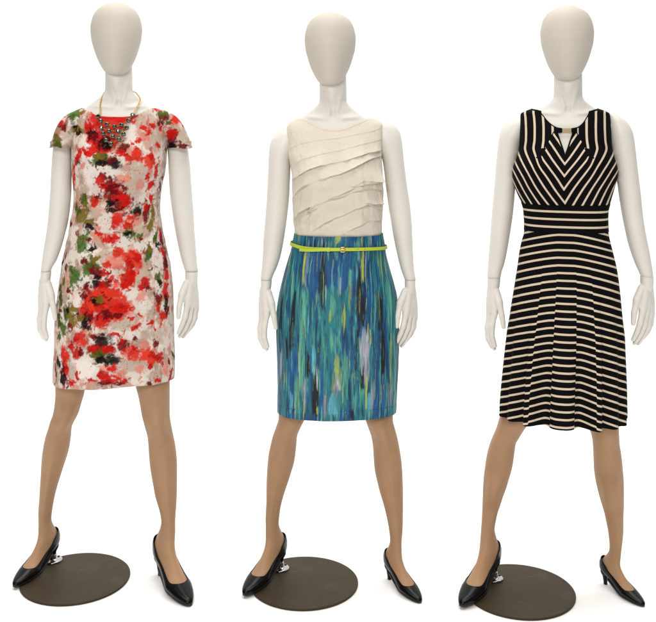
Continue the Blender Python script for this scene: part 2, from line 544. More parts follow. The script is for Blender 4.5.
def build_hand(f, wx, wy, whw, spec, parent, right):
    vs, fs = [], []
    s = f.S / FIG[0].S
    yw = -.012

    def P(dx, dy, y):
        return f.at(wx + dx * s, wy + dy * s, y)
    wr = spec['wrist']
    # wrist: an oval made of five strands
    hw = whw * .985
    wb, rows = len(vs), []
    for t in np.linspace(0, 1, 9):
        c = P(wr[0] * t * t, .2 + (wr[1] + 3 - .2) * t, yw)
        tp = math.sqrt(max(.04, 1 - max(0, (t - .45) / .58) ** 2))
        a_ = hw * (1 - .10 * t + (.06 * t if right else 0)); b_ = (.0218 + .002 * t) * tp; a_ *= tp
        rows.append(c)
        for k in range(24):
            w = 2 * math.pi * k / 24
            vs.append(c + Vector((a_ * math.cos(w), b_ * math.sin(w), 0)))
    for r in range(8):
        for k in range(24):
            k2 = (k + 1) % 24
            fs.append((wb + r * 24 + k, wb + (r + 1) * 24 + k, wb + (r + 1) * 24 + k2, wb + r * 24 + k2))
    fs.append(tuple(wb + k for k in range(24))); fs.append(tuple(wb + 8 * 24 + k for k in range(23, -1, -1)))
    rad = dict(index=.0088, middle=.0090, ring=.0086, pinky=.0074)
    for kname, r in rad.items():
        pts = spec[kname]
        base = P(wr[0] + (pts[0][0] - wr[0]) * .32, wr[1] - 3, yw + (pts[0][2] - yw) * .45)
        kn = P(*pts[0])
        chain(vs, fs, [base, base.lerp(kn, .55), kn], [.0134, .0128, r * 1.24])
        p1, p2, p3 = P(*pts[1]), P(*pts[2]), P(*pts[3])
        chain(vs, fs, [kn, kn.lerp(p1, .5), p1, p1.lerp(p2, .5), p2, p3], [r * 1.2, r * .98, r * 1.05, r * .9, r * .92, r * .70])
    t = [P(*q) for q in spec['thumb']]
    chain(vs, fs, [t[0], t[1], t[1].lerp(t[2], .5), t[2], t[3]], [.0125, .0122, .0094, .0094, .0070])
    # web between thumb and palm
    i0 = P(*spec['index'][0])
    chain(vs, fs, [t[0].lerp(i0, .3), t[1].lerp(i0, .45)], [.012, .0085])
    for a, b in (('index', 'middle'), ('middle', 'ring'), ('ring', 'pinky')):
        p, q = P(*spec[a][0]), P(*spec[b][0])
        wc = P(wr[0], wr[1] + 8, yw)
        m = p.lerp(q, .5)
        chain(vs, fs, [wc, m.lerp(wc, .1)], [.013, .0092])
    me = fuse('hand', vs, fs, .0012, 9)
    return obj('hand', me, M_SKIN, parent)


# ------------------------------------------------------------------ legs, feet, shoes
LEGL = [
    [(300, 60, 113), (340, 57, 100), (386, 55.1, 86), (395, 55.2, 84.3), (405, 54.4, 81.4), (415, 52.6, 78.3), (422, 50, 74.6), (428, 48.3, 72), (438, 45.1, 71),
     (447, 43.2, 69.8), (457, 41.8, 67.3), (467, 41, 64), (476.5, 40.5, 60.9), (486, 39.9, 57.9), (496, 39.3, 55.2), (507, 38.6, 53), (516, 37.4, 51.6)],
    [(330, 281, 330), (370, 280, 320), (418.8, 278.4, 304.9), (427.7, 275.7, 300.5), (436.5, 272.6, 297.2), (445.4, 270.4, 296.4), (454, 268.6, 295.5), (463, 267.6, 294),
     (472, 266.9, 291.3), (481, 266.5, 288.5), (490, 266.3, 285.4), (498.5, 266.3, 282.8), (507, 266, 280.7), (516, 265.6, 279.3), (522, 264.9, 278.8)],
    [(330, 516, 562), (380, 509, 545), (422, 498, 528), (427.4, 496.4, 524.3), (436, 492.7, 519), (441.5, 490.5, 516), (450, 487.9, 514.6), (459, 486, 513.4), (468, 484.7, 511.6),
     (477, 483.6, 509), (486, 483, 506.3), (494.6, 482.7, 503.2), (503.5, 482.4, 500.3), (512, 482, 497.6), (521, 481.7, 495.6), (528, 480.9, 494.2)]]
LEGR = [
    [(300, 116, 170), (340, 126, 170), (387.7, 135.8, 169.8), (395, 137.8, 169.8), (405, 139.9, 169.8), (415, 141.6, 169.8), (420, 142.8, 170.2), (428, 145, 171.6), (438, 147.6, 173.6),
     (447, 148.4, 175.4), (457, 149, 176.6), (467, 150, 177.2), (476.5, 151.5, 177.2), (486, 153.2, 177.1), (496, 155, 176.9), (507, 158.3, 176.3), (516, 160.7, 175.6), (524, 162.2, 175)],
    [(330, 334, 394), (370, 346, 394), (420, 365.4, 393), (428, 368.3, 394.9), (436.5, 371.2, 397.2), (445, 372.7, 399), (454, 373.4, 400.5), (463, 373.9, 401.7), (472, 375, 402.4),
     (481, 377, 402.8), (490, 379.2, 403), (498.5, 381.7, 403), (507, 384.2, 403), (516, 386.4, 402.9), (528, 388.8, 402.8), (533, 389.6, 402.7)],
    [(330, 571, 615), (380, 578, 617), (427, 588.9, 619), (436, 591.6, 619.4), (441.5, 592.5, 619.7), (450, 593.1, 621), (459, 593.4, 622.2), (468, 593.8, 623), (477, 594.9, 623.8),
     (486, 596.7, 624), (495, 599, 624), (503.5, 601.5, 624), (512, 604, 623.7), (521, 606, 623.5), (530, 607.9, 623.5), (537, 609, 623.4)]]
# shoe placement: heel tip and toe tip where they meet plate or floor
SHOEL = [((53.0, 560.5), (14.0, 588.0)), ((280.0, 568.5), (244.0, 596.5)), ((493.6, 578.6), (461.0, 607.5))]
SHOER = [((160.6, 575.0), (190.0, 606.8)), ((389.5, 579.0), (420.5, 603.5)), ((605.5, 584.0), (644.0, 607.0))]
PLATE = [(75.5, 577.0), (304.0, 581.2), (519.0, 589.6)]
FLANGE = [s_[0] for s_ in SHOEL]
PLATE_T = 0.007

# rings of the foot in the shoe's frame: (u front, w front, u back, w back, half width)
FOOT = np.array([
    (.056, .190, .010, .190, .0205), (.058, .175, .006, .174, .0210), (.064, .152, -.002, .150, .0240), (.074, .130, -.016, .122, .0262),
    (.087, .110, -.025, .095, .0275), (.102, .092, -.018, .067, .0272), (.119, .074, .035, .046, .0275),
    (.139, .056, .088, .023, .0322), (.162, .041, .135, .0125, .0370), (.188, .0305, .180, .0095, .0290),
    (.210, .0215, .211, .0105, .0150)])
UP = np.array([   # rings of the shoe upper, a few millimetres outside the foot; the last column is how far round it reaches (degrees from the back or sole)
    (.072, .136, -.0170, .1280, .0250, 1), (.076, .130, -.0215, .1200, .0275, 52), (.082, .122, -.0265, .1080, .0295, 76), (.090, .111, -.0295, .0940, .0305, 90),
    (.103, .095, -.0225, .0640, .0300, 101), (.121, .0765, .033, .0425, .0300, 108),
    (.141, .0585, .088, .0190, .0350, 120), (.156, .0475, .118, .0110, .0400, 138), (.166, .0430, .136, .0085, .0395, 168), (.168, .0425, .139, .0082, .0394, 180),
    (.190, .0345, .180, .0055, .0320, 180), (.210, .0275, .210, .0045, .0225, 180), (.225, .0215, .226, .0045, .0135, 180), (.2325, .0155, .2330, .0055, .0070, 180), (.2348, .0105, .2348, .0070, .0015, 180)])


def shoe_frame(f, heel, toe, z0):
    h = f.ground(heel[0], heel[1], z0); t = f.ground(toe[0], toe[1], z0)
    d = t - h
    ln = d.length
    d.normalize()
    lat = Vector((d.y, -d.x, 0))
    return h, d, lat, ln / .2335


def fr_pt(fr, u, v, w):
    h, d, lat, k = fr
    return h + (d * u + lat * v) * k + Vector((0, 0, w * k))


def build_leg(f, rows, fr, parent, kpy, side):
    ank = fr_pt(fr, .033, 0, .19)
    y0, y1 = rows[0][0], rows[-1][0]
    hipy = 0.005
    kneey = ank.y * .35 - .012
    h = y1 - y0
    ky = 420
    ytab = [(y0, hipy), (y0 + .35 * h, hipy * .5 + kneey * .5), (ky, kneey), (ky + .35 * (y1 - ky), kneey * .62 + ank.y * .38 + .012), (y1, ank.y)]
    w = [(r[2] - r[1]) / 2 / f.S for r in rows]
    btab = []
    for r, a in zip(rows, w):
        q = (r[0] - ky) / (y1 - ky)
        if q < 0:
            btab.append((r[0], min(a * 1.02, .085), min(a * 1.05, .09)))
        else:
            fb = 1.02 + .10 * math.exp(-(q / .12) ** 2)
            bk = 1.02 + .30 * math.exp(-((q - .42) / .25) ** 2)
            btab.append((r[0], a * fb, a * bk))
    V = loft_rows(f, rows, ytab, btab, n=120, k=48)
    # knee cap: a soft pad with hollows beside and below it
    P = V.copy()
    cxm = V[:, :, 0].mean(1, keepdims=True)
    a = (V[:, :, 0].max(1) - V[:, :, 0].min(1))[:, None] / 2
    xn = (V[:, :, 0] - cxm) / a
    front = V[:, :, 1] < V[:, :, 1].mean(1, keepdims=True)
    zk = f.at(100, kpy, kneey).z
    zz = V[:, :, 2]
    dz = zz - zk + .010 * xn * side
    pad = .0095 * np.exp(-(np.abs(dz) / .044) ** 4 - (np.abs(xn - .08 * side) / .62) ** 4) + .004 * np.exp(-(dz / .02) ** 2 - ((xn - .05 * side) / .3) ** 2)
    pad = pad - .0045 * np.exp(-((dz + .066) / .015) ** 2 - (xn / .55) ** 2) - .004 * np.exp(-(dz / .04) ** 2 - ((np.abs(xn) - .78) / .14) ** 2)
    pad = pad + .0035 * np.exp(-((zz - zk + .19) / .12) ** 2 - ((xn + .12 * side) / .16) ** 2)      # shin
    V[:, :, 1] -= np.where(front, pad, 0)
    # the foot, ring by ring, turning from level to upright
    ft = catmull(FOOT[1:], 60)
    k = V.shape[1]
    ph = np.linspace(0, 2 * np.pi, k, endpoint=False)
    ph = ph[::-1]
    R = np.zeros((len(ft), k, 3))
    for i, (tu, tw, bu, bw, hw) in enumerate(ft):
        T = fr_pt(fr, tu, 0, tw); B = fr_pt(fr, bu, 0, bw)
        c = (T + B) / 2; ax = (T - B) / 2
        for j in range(k):
            R[i, j] = c + ax * math.cos(ph[j]) + fr[2] * (hw * fr[3]) * -math.sin(ph[j])
    # line ring points up with the leg rings: both start at the front; mirror if needed
    if (Vector(R[0, 3]) - Vector(V[-1, 3])).length > (Vector(R[0, -3]) - Vector(V[-1, 3])).length:
        R = np.roll(R[:, ::-1], 1, axis=1)
    best = min(range(k), key=lambda s_: float(((np.roll(R[0], s_, axis=0)[:, :2] - R[0, :, :2].mean(0) - V[-1, :, :2] + V[-1, :, :2].mean(0)) ** 2).sum()))
    R = np.roll(R, best, axis=1)
    # ease the ankle across so the outline has no step
    off = V[-1].mean(0) - R[0].mean(0)
    for i in range(len(R)):
        wgt = max(0.0, 1 - i / 22.0); wgt = wgt * wgt * (3 - 2 * wgt)
        R[i, :, 0] += off[0] * wgt * .9; R[i, :, 1] += off[1] * wgt * .9
    keep = [i for i in range(len(R)) if R[i, :, 2].mean() < V[-1, 0, 2] - .004]
    R = R[keep]
    A = np.concatenate([V, R], 0)
    # relax rows round the join
    n0 = len(V)
    for it in range(12):
        B_ = A.copy()
        for i in range(n0 - 8, n0 + 8):
            B_[i] = .25 * A[i - 1] + .5 * A[i] + .25 * A[i + 1]
        A = B_
    me = grid_mesh('leg', A, wrap=True, cap0=True, cap1=True)
    return obj('leg', me, M_TIGHTS, parent)


def weld(me):
    bm = bmesh.new(); bm.from_mesh(me)
    bmesh.ops.remove_doubles(bm, verts=bm.verts, dist=2e-5)
    bm.to_mesh(me); bm.free()
    me.polygons.foreach_set('use_smooth', np.ones(len(me.polygons), bool))


def build_shoe(f, fr, label, group, gnd, cut=0.0):
    root = thing('pump', label, 'shoe', f, (fr[0].x, fr[0].y, gnd), group)
    up = catmull(UP, 110)
    k = 41
    V = np.zeros((len(up), k, 3)); W = np.zeros_like(V)
    for i, (tu, tw, bu, bw, hw, beta) in enumerate(up):
        beta = math.radians(min(180, max(.5, beta)))
        T = fr_pt(fr, tu, 0, tw); B = fr_pt(fr, bu, 0, bw)
        c = (T + B) / 2; ax = (B - T) / 2
        for j in range(k):
            al = -beta + 2 * beta * j / (k - 1)
            e = .86 if abs(al) < math.pi / 2 else 1.0
            ca, sa = float(spow(np.cos(al), e)), float(spow(np.sin(al), e))
            V[i, j] = c + ax * ca + fr[2] * (hw * fr[3] * sa)
            W[i, j] = c + ax * .95 * ca + fr[2] * ((hw - .0018) * fr[3] * sa)
    # outer skin, rolled edge, inner lining
    A = np.concatenate([W[:, ::6][:, :1], V, W[:, -1:]], 1)
    keep = np.ones((len(up) - 1, A.shape[1] - 1), bool)
    shut = np.minimum(up[:-1, 5], up[1:, 5]) > 178.5
    keep[shut, 0] = False; keep[shut, -1] = False
    me = grid_mesh('upper', A, keep=keep)
    weld(me)
    o = obj('upper', me, M_SHOE, root)
    me2 = grid_mesh('lining', W[:, ::2][:, ::-1] )
    obj('lining', me2, M_SOLE, o)
    # outsole strip under ball and toe
    so = catmull(UP[5:], 50)
    k2 = 15
    S = np.zeros((len(so), k2 * 2, 3))
    for i, (tu, tw, bu, bw, hw, beta) in enumerate(so):
        T = fr_pt(fr, tu, 0, tw); B = fr_pt(fr, bu, 0, bw)
        for j in range(k2):
            t = -1 + 2 * j / (k2 - 1)
            lift = .0035 * t * t
            lowest = max(bw - .0032 + lift * .2, .0006)
            S[i, j] = fr_pt(fr, bu, t * hw * .83, lowest)
            S[i, 2 * k2 - 1 - j] = fr_pt(fr, bu, t * hw * .83, bw + lift + .0015)
    me3 = grid_mesh('sole', S, wrap=True, cap0=True, cap1=True)
    obj('sole', me3, M_SOLE, root)
    # heel: curved column from the seat to a small top piece
    hp = catmull([(-.0215, .018, .0190, .076), (-.0235, .015, .0205, .064), (-.0205, .011, .0180, .052), (-.0140, .0088, .0128, .038),
                  (-.0105, .0085, .0098, .020), (-.0090, .0085, .0085, .008), (-.0090, .0088, .0086, .0005)], 60)
    hp = hp[hp[:, 3] >= cut]
    k3 = 24
    Hh = np.zeros((len(hp), k3, 3))
    for i, (ub, uf, hw, w) in enumerate(hp):
        for j in range(k3):
            al = 2 * math.pi * j / k3
            u = (ub + uf) / 2 + (uf - ub) / 2 * math.cos(al)
            slope = .5 * max(0, w - .035) / .035
            Hh[i, j] = fr_pt(fr, u, hw * math.sin(al), max(.0004, w - slope * (u - ub)))
    me4 = grid_mesh('heel', Hh, wrap=True, cap0=True, cap1=True)
    obj('heel', me4, M_SHOE, root)
    return root


def revolve(prof, seg=64):
    prof = np.array(prof, float)
    ph = np.linspace(0, 2 * np.pi, seg, endpoint=False)
    V = np.zeros((len(prof), seg, 3))
    V[:, :, 0] = prof[:, :1] * np.cos(ph); V[:, :, 1] = prof[:, :1] * np.sin(ph); V[:, :, 2] = prof[:, 1:]
    return V


def bevel(me_obj, w, seg=2):
    b = me_obj.modifiers.new('bevel', 'BEVEL'); b.width = w; b.segments = seg; b.limit_method = 'ANGLE'


def build_stand(f, i, parent, fr):
    c = f.ground(*PLATE[i], PLATE_T)
    V = revolve([(0.0005, .0004), (.1655, .0004), (.1668, .0016), (.1668, PLATE_T - .0014), (.1655, PLATE_T - .0002), (.163, PLATE_T), (0.0005, PLATE_T)], 128)
    V += np.array([c.x, c.y, 0])
    p = obj('base_plate', grid_mesh('base_plate', V, wrap=True, cap0=True, cap1=True), M_PLATE, parent)
    p.data.polygons.foreach_set('use_smooth', np.zeros(len(p.data.polygons), bool))
    g = f.ground(*FLANGE[i], PLATE_T)
    z = PLATE_T
    V = revolve([(.0005, z + .0002), (.0285, z + .0002), (.0298, z + .0015), (.029, z + .004), (.024, z + .0055), (.015, z + .008), (.0125, z + .012), (.012, z + .021), (.0092, z + .0225), (.0005, z + .0225)], 56)
    V += np.array([g.x, g.y, 0])
    fl = obj('flange', grid_mesh('flange', V, wrap=True, cap0=True, cap1=True), M_CHROME, parent)
    for a in (0.6, 2.7, 4.8):
        s = revolve([(.0005, z + .0045), (.0042, z + .0045), (.0038, z + .0078), (.0024, z + .009), (.0005, z + .0092)], 20)
        s += np.array([g.x + .0208 * math.cos(a), g.y + .0208 * math.sin(a), 0])
        obj('screw', grid_mesh('screw', s, wrap=True, cap0=True, cap1=True), M_ROD, fl)


MLABEL = ["white egg-headed mannequin wearing the red floral dress and bib necklace",
          "white egg-headed mannequin wearing the cream blouse and blue skirt",
          "white egg-headed mannequin wearing the black and cream striped dress"]
WHO = ["floral dress", "blue skirt", "striped dress"]
for i, f in enumerate(FIG):
    root = thing('mannequin', MLABEL[i], 'mannequin', f, (0, 0, 0), 'mannequins standing in a row')
    build_head(f, i, root)
    build_torso(f, i, root)
    frl = shoe_frame(f, *SHOEL[i], PLATE_T)
    frr = shoe_frame(f, *SHOER[i], 0.0006)
    build_leg(f, LEGL[i], frl, root, (411, 446, 451)[i], 1); build_leg(f, LEGR[i], frr, root, (425, 429, 444)[i], -1)
    build_stand(f, i, root, frl)
    for rows, spec, right in ((ARML[i], HAND_L, False), (ARMR[i], HAND_R, True)):
        a = build_arm(f, rows, root, i)
        a['_og'] = [0, 0, 0]
        py, xl, xr = rows[-1]
        h = build_hand(f, (xl + xr) / 2, py, (xr - xl) / 2 / f.S, spec, a, right)
    build_shoe(f, frl, "black pointed pump resting on the round plate, under the " + WHO[i], 'black high-heeled pumps', PLATE_T, .0215)
    build_shoe(f, frr, "black pointed pump standing clear of the plate, under the " + WHO[i], 'black high-heeled pumps', 0)


# ------------------------------------------------------------------ garments
class Garment:
    def __init__(s, fi, rows, bf_extra=(), gap=.006, n=2.2, bust=0.0, bust_z=0.0):
        s.f = FIG[fi]; s.fi = fi; s.n = n; s.gap = gap
        f = s.f
        rows = np.array(rows, float)
        z, xl, xr = [], [], []
        for py, l, r in rows:
            p, q = f.at(l, py, 0.0), f.at(r, py, 0.0)
            z.append(p.z); xl.append(p.x); xr.append(q.x)
        s.z = np.array(z)[::-1]; s.xl = np.array(xl)[::-1]; s.xr = np.array(xr)[::-1]
        s.bust = bust; s.bust_z = bust_z
        s.bx = np.array(bf_extra, float) if len(bf_extra) else None   # (py, front, back) overriding the body's depth

    def prof(s, z):
        xl = pchip(s.z, s.xl, z); xr = pchip(s.z, s.xr, z)
        a, bf, bb, yc = body_at(np.clip(z - CHIN[s.fi], -.8, .06))
        bf = bf + s.gap; bb = bb + s.gap
        if s.bx is not None:
            zz = np.array([s.f.at(0, p, 0).z for p in s.bx[:, 0]])
            wz = sstep(zz[0] + .05, zz[0], z)
            bf = bf * (1 - wz) + pchip(zz[::-1], s.bx[::-1, 1], z) * wz
            bb = bb * (1 - wz) + pchip(zz[::-1], s.bx[::-1, 2], z) * wz
        return (xl + xr) / 2, (xr - xl) / 2, bf, bb, yc

    def surf(s, ph, z):
        cx, a, bf, bb, yc = s.prof(z)
        c, sn = np.cos(ph), np.sin(ph)
        e = 2 / s.n
        x = cx + a * spow(sn, e)
        y = yc - np.where(c > 0, bf, bb) * spow(c, e)
        if s.bust:
            for sg in (-1, 1):
                y = y - s.bust * np.exp(-((x - cx - sg * .066) / .048) ** 2 - ((z - s.bust_z) / .062) ** 2) * np.clip(c * 1.4, 0, 1)
        return np.stack([x, y, z], -1)

    def uv_of(s, px, py):
        """print position (angle, height) of a point seen on the front"""
        y = -.08
        for _ in range(4):
            p = s.f.at(px, py, y)
            cx, a, bf, bb, yc = [float(v) for v in s.prof(np.array(p.z))]
            t = max(-.999, min(.999, (p.x - cx) / a))
            ph = math.asin(math.copysign(abs(t) ** (s.n / 2), t))
            y = float(s.surf(np.array(ph), np.array(p.z))[1])
        return ph, p.z


def columns(nf, nb, n=2.2):
    """angles round the body, closer together in front; starts and ends at the centre back"""
    t = np.sin(np.linspace(-np.pi / 2, np.pi / 2, nf))
    front = np.arcsin(np.clip(spow(t, n / 2), -1, 1))
    back = np.linspace(np.pi / 2, np.pi, nb)[1:]
    return np.concatenate([-back[::-1], front, back])


def neck_curve(g, pts, back_drop, ph):
    """height of the neckline as a function of angle; pts seen on the front from one shoulder to the other"""
    A, Z = [], []
    for px, py in pts:
        a, z = g.uv_of(px, py)
        A.append(a); Z.append(z)
    A[0], A[-1] = -np.pi / 2 * .98, np.pi / 2 * .98
    Z[0] -= .006; Z[-1] -= .006
    A = np.array(A); Z = np.array(Z)
    zf = pchip(A, Z, ph)
    zend = np.where(ph > 0, Z[-1], Z[0])
    u = np.clip((np.abs(ph) - np.pi / 2) / (np.pi / 2), 0, 1)
    zb = zend - back_drop * np.sin(u * np.pi / 2) ** 2
    return np.where(np.abs(ph) <= np.pi / 2, zf, zb)


def sheet(g, ph, zbot, ztop, rows, hem=.018, lip=True, top_in=.012):
    """grid from hem to top edge with the cloth turned under at both ends; returns PH, Z, inset"""
    t = np.linspace(0, 1, rows)
    PH = np.broadcast_to(ph, (rows, len(ph)))
    Z = zbot[None] + (ztop - zbot)[None] * t[:, None]
    ins = np.zeros(rows)
    PH = np.concatenate([PH[:1], PH[:1], PH, PH[:1], PH[:1]], 0)
    Z = np.concatenate([Z[:1] + hem, Z[:1] + .0006, Z, Z[-1:] - .0006, Z[-1:] - top_in], 0)
    ins = np.concatenate([[.004], [.0025], ins, [.002], [.003]])
    return PH, Z, ins


def inset(V, ins, cx, yc):
    d = V.copy()
    d[:, :, 0] -= cx; d[:, :, 1] -= yc
    r = np.sqrt(d[:, :, 0] ** 2 + d[:, :, 1] ** 2) + 1e-9
    k = (r - ins[:, None]) / r
    V[:, :, 0] = cx + d[:, :, 0] * k; V[:, :, 1] = yc + d[:, :, 1] * k
    return V


def paint(P, Q, colr, dabs, warp, jitter_seed, soft=.27):
    """lay brush dabs (p, q, rp, rq, rot, rgb, alpha) over a grid of print positions in metres"""
    wx = warp * (1.5 * fbm(P / .020, Q / .020, jitter_seed, 3) + .9 * fbm(P / .0062, Q / .0062, jitter_seed + 31, 3) + .2 * fbm(P / .0022, Q / .0022, jitter_seed + 37, 2))
    wy = warp * (1.5 * fbm(P / .020 + 40, Q / .020, jitter_seed + 5, 3) + .9 * fbm(P / .0062, Q / .0062 + 40, jitter_seed + 47, 3) + .2 * fbm(P / .0022 + 9, Q / .0022, jitter_seed + 53, 2))
    tex = .55 * fbm(P / .0038, Q / .0038, jitter_seed + 61, 3) + 1.1 * fbm(P / .011, Q / .011, jitter_seed + 67, 2)
    qmin, qmax = Q.min(1), Q.max(1)
    for (p, q, rp, rq, rot, rgb, al) in dabs:
        R = 1.5 * max(rp, rq) + 3.0 * warp
        rows = np.where((qmin < q + R) & (qmax > q - R))[0]
        if not len(rows):
            continue
        r0, r1 = rows[0], rows[-1] + 1
        dx = P[r0:r1] + wx[r0:r1] - p; dy = Q[r0:r1] + wy[r0:r1] - q
        if rot:
            c, s_ = math.cos(rot), math.sin(rot)
            dx, dy = c * dx + s_ * dy, -s_ * dx + c * dy
        d = np.sqrt((dx / rp) ** 2 + (dy / rq) ** 2)
        d = d + .34 * tex[r0:r1]
        m = (1 - sstep(1 - soft, 1 + soft, d)) * al
        colr[r0:r1] = colr[r0:r1] * (1 - m[..., None]) + np.asarray(rgb) * m[..., None]
    return colr


PAL = dict(R=(186, 20, 13), D=(100, 9, 15), K=(14, 10, 14), G=(64, 80, 24), O=(108, 90, 26), E=(66, 102, 42), W=(216, 208, 201),
           T=(182, 163, 148), P=(206, 124, 108), C=(204, 50, 34), U=(152, 116, 96))
FLORAL = """
W 72 122 9 7;W 134 142 9 8;W 96 173 16 10;W 97 190 9 7;W 107 227 11 6;W 88 251 13 6;W 121 240 10 6;W 86 283 13 9;W 86 369 14 9;W 63 339 6 9;W 122 333 10 8;W 137 300 10 14;W 150 245 6 9;W 112 342 8 6;W 118 158 7 5
W 85 143 8 7;W 78 300 6 7;W 140 380 9 5;W 75 232 5 8;W 118 275 7 10;W 155 345 9 9;W 92 160 6 4;W 130 130 7 6
T 147 122 11 10;T 157 140 9 10;T 138 173 13 11;T 130 190 12 10;T 123 268 8 11;T 140 273 9 11;T 132 365 16 8;T 160 335 9 9;T 105 255 9 6;T 78 345 7 9;T 183 136 7 9;T 92 210 8 7;T 110 318 8 6;T 140 230 9 7;T 125 325 10 6;T 66 130 5 8;T 84 190 7 7;T 70 372 8 7;T 147 335 8 6;T 155 375 8 6
P 134 221 9 6;P 101 236 10 4;P 113 236 5 3;P 112 262 6 5;P 142 297 5 5;P 122 375 4 5;P 166 368 5 8;P 128 150 6 4;P 145 138 6 4;P 124 178 6 5;P 82 166 5 3;P 96 226 5 3;P 126 352 6 4;P 84 330 5 4;P 120 212 5 4;P 150 172 4 5;P 118 252 4 4;P 105 368 6 3;P 145 345 5 4;P 130 310 5 5
E 75 113 9 5;O 82 112 5 3;G 72 117 5 3;D 61 127 5 4;R 60 121 4 3;O 56 139 5 7;U 58 130 4 4;O 78 129 6 5;K 76 126 4 2;K 79 133 5 2;G 58 145 4 3
R 97 121 9 10;R 116 120 16 5;R 99 142 13 8;R 89 128 5 5;R 108 131 10 7;R 86 152 6 3;R 92 150 8 5;R 104 150 8 4;D 103 146 6 4;K 91 133 6 3;K 106 144 6 4;D 95 137 4 3;R 118 128 6 4;C 112 126 8 4
G 100 159 7 5;O 97 158 4 3;K 103 163 6 3;K 115 163 5 5;D 112 160 4 3;D 78 161 5 4;R 78 157 6 3;R 80 152 4 4;D 124 149 5 5;R 120 153 4 3;R 138 155 6 7;C 137 153 3 3;C 150 161 8 7;R 151 158 4 3;R 130 158 5 4
D 173 139 5 10;R 171 133 4 5;K 174 146 4 4;D 164 117 7 4;G 162 113 7 3;R 155 108 6 3;R 178 118 6 5;D 183 146 5 3;O 166 150 5 2;R 140 142 4 2;R 152 127 4 3;R 161 129 3 3;D 159 123 4 3;R 148 133 4 3;R 158 145 4 3;G 168 122 4 2;R 143 127 3 3
R 74 176 3 14;D 102 177 4 4;R 99 180 4 3;D 110 185 8 5;R 104 187 7 4;R 151 185 4 6;D 124 187 4 3;R 116 190 5 3;P 140 184 5 4;R 156 172 3 6;D 160 188 3 7;R 147 176 3 4
D 119 200 13 9;R 121 197 7 5;R 127 203 5 4;K 112 210 5 4;K 109 203 4 3;D 110 190 6 4;R 95 201 5 5;D 97 197 3 3;K 138 212 6 6;D 147 213 4 9;R 146 207 3 4;R 151 199 3 5;G 84 200 6 6;O 86 206 4 3;O 81 216 10 6;G 79 212 5 4;O 89 223 6 4;G 76 207 4 5;K 90 228 6 2.4;E 81 245 7 8;E 84 238 5 4;K 91 248 5 2;D 71 224 3 4;O 151 226 4 6;O 153 212 3 8
R 116 221 5 6;C 118 216 3 3;R 128 227 5 3;C 131 218 4 3;G 156 236 3 7;G 130 234 8 3;K 128 234 3 1.6;E 141 236 4 3;D 142 238 2.5 2;D 162 239 5 9;R 160 232 3 5;K 158 244 3 3;D 88 240 3 2;D 77 233 2.5 3;R 105 239 4 2;R 98 234 3 2;R 113 238 4 4
C 134 260 10 8;R 138 257 5 5;R 131 265 5 4;C 118 252 5 4;P 112 263 7 5;C 127 280 8 7;R 131 274 4 6;C 106 266 4 3;R 103 273 5 3;G 149 254 4 8;O 150 248 3 4;D 165 260 6 13;R 163 252 4 6;K 167 266 3 5;R 167 275 5 6;G 92 265 8 7;O 95 260 4 4;E 88 271 5 4;E 75 275 6 7;G 71 270 4 5;D 96 272 6 4;K 98 276 4 2;K 63 262 3 4;D 66 255 2.5 4;O 63 281 4 5;G 60 288 4 5;E 72 281 4 5;G 159 277 4 6;K 161 282 3 3;D 84 260 3 2;D 69 290 3 3;R 110 279 3 3;D 66 268 3 3
R 145 284 6 5;D 148 288 3 3;D 104 285 6 4;K 97 284 5 4;R 126 284 7 4;R 104 290 7 3
R 97 301 14 12;C 100 296 10 6;R 88 310 8 9;R 110 310 11 9;C 121 305 9 8;R 122 308 6 4;C 107 294 10 6;R 101 321 9 6;C 92 305 5 5;D 96 300 6 4;K 95 301 3 2;O 99 299 3 2;D 106 314 5 4;D 90 318 5 4;K 85 322 6 6;K 88 327 4 3;D 116 315 4 2.4;D 84 295 4 4;D 86 286 4 3
D 159 299 6 5;R 166 291 6 10;K 166 303 3.4 7;R 164 316 7 5;D 168 311 3 5;R 158 308 3 5;O 161 303 2 2;R 143 289 3 2
G 60 299 5 7;G 66 313 5 8;O 70 316 4 4;K 68 310 3 3;O 74 309 5 3;E 63 329 5 7;G 59 320 4 6;K 77 315 3 3;D 60 310 3 3;O 72 323 5 4;D 70 328 4 3;E 59 335 4 4;O 80 318 4 3
D 122 344 5 6;R 122 340 3 3;K 103 340 6 6;D 99 350 11 7;R 92 348 5 4;R 106 350 5 4;R 79 338 7 5;C 82 343 5 3;R 75 354 6 5;D 80 352 4 3;R 71 345 4 4;C 133 353 6 7;R 134 350 3 4;C 148 356 9 7;R 152 354 4 4;R 159 358 5 5;K 111 361 7 5;G 98 356 6 4;K 100 360 4 3;O 94 357 3 2;R 113 369 4 3;D 134 339 2.5 3;R 138 327 6 2;R 151 322 5 2;R 130 318 4 2;R 141 316 3 1.6;R 115 334 6 2;R 155 328 2 3;D 156 344 3 3
R 64 362 5 16;C 66 355 3 6;D 62 370 3 7;K 63 380 6 5;R 71 383 5 3;D 55 371 3 9;R 103 375 5 3;R 110 379 7 4;D 104 383 7 2;D 149 383 4 3;R 158 380 4 3;R 171 376 4 8;D 172 384 3 4;G 173 356 2 6;D 169 362 2.5 4;K 58 362 3 6;D 120 383 4 2;R 77 376 3 3;R 92 381 5 2;P 140 370 4 3;R 149 366 3 3;R 126 380 3 2
"""


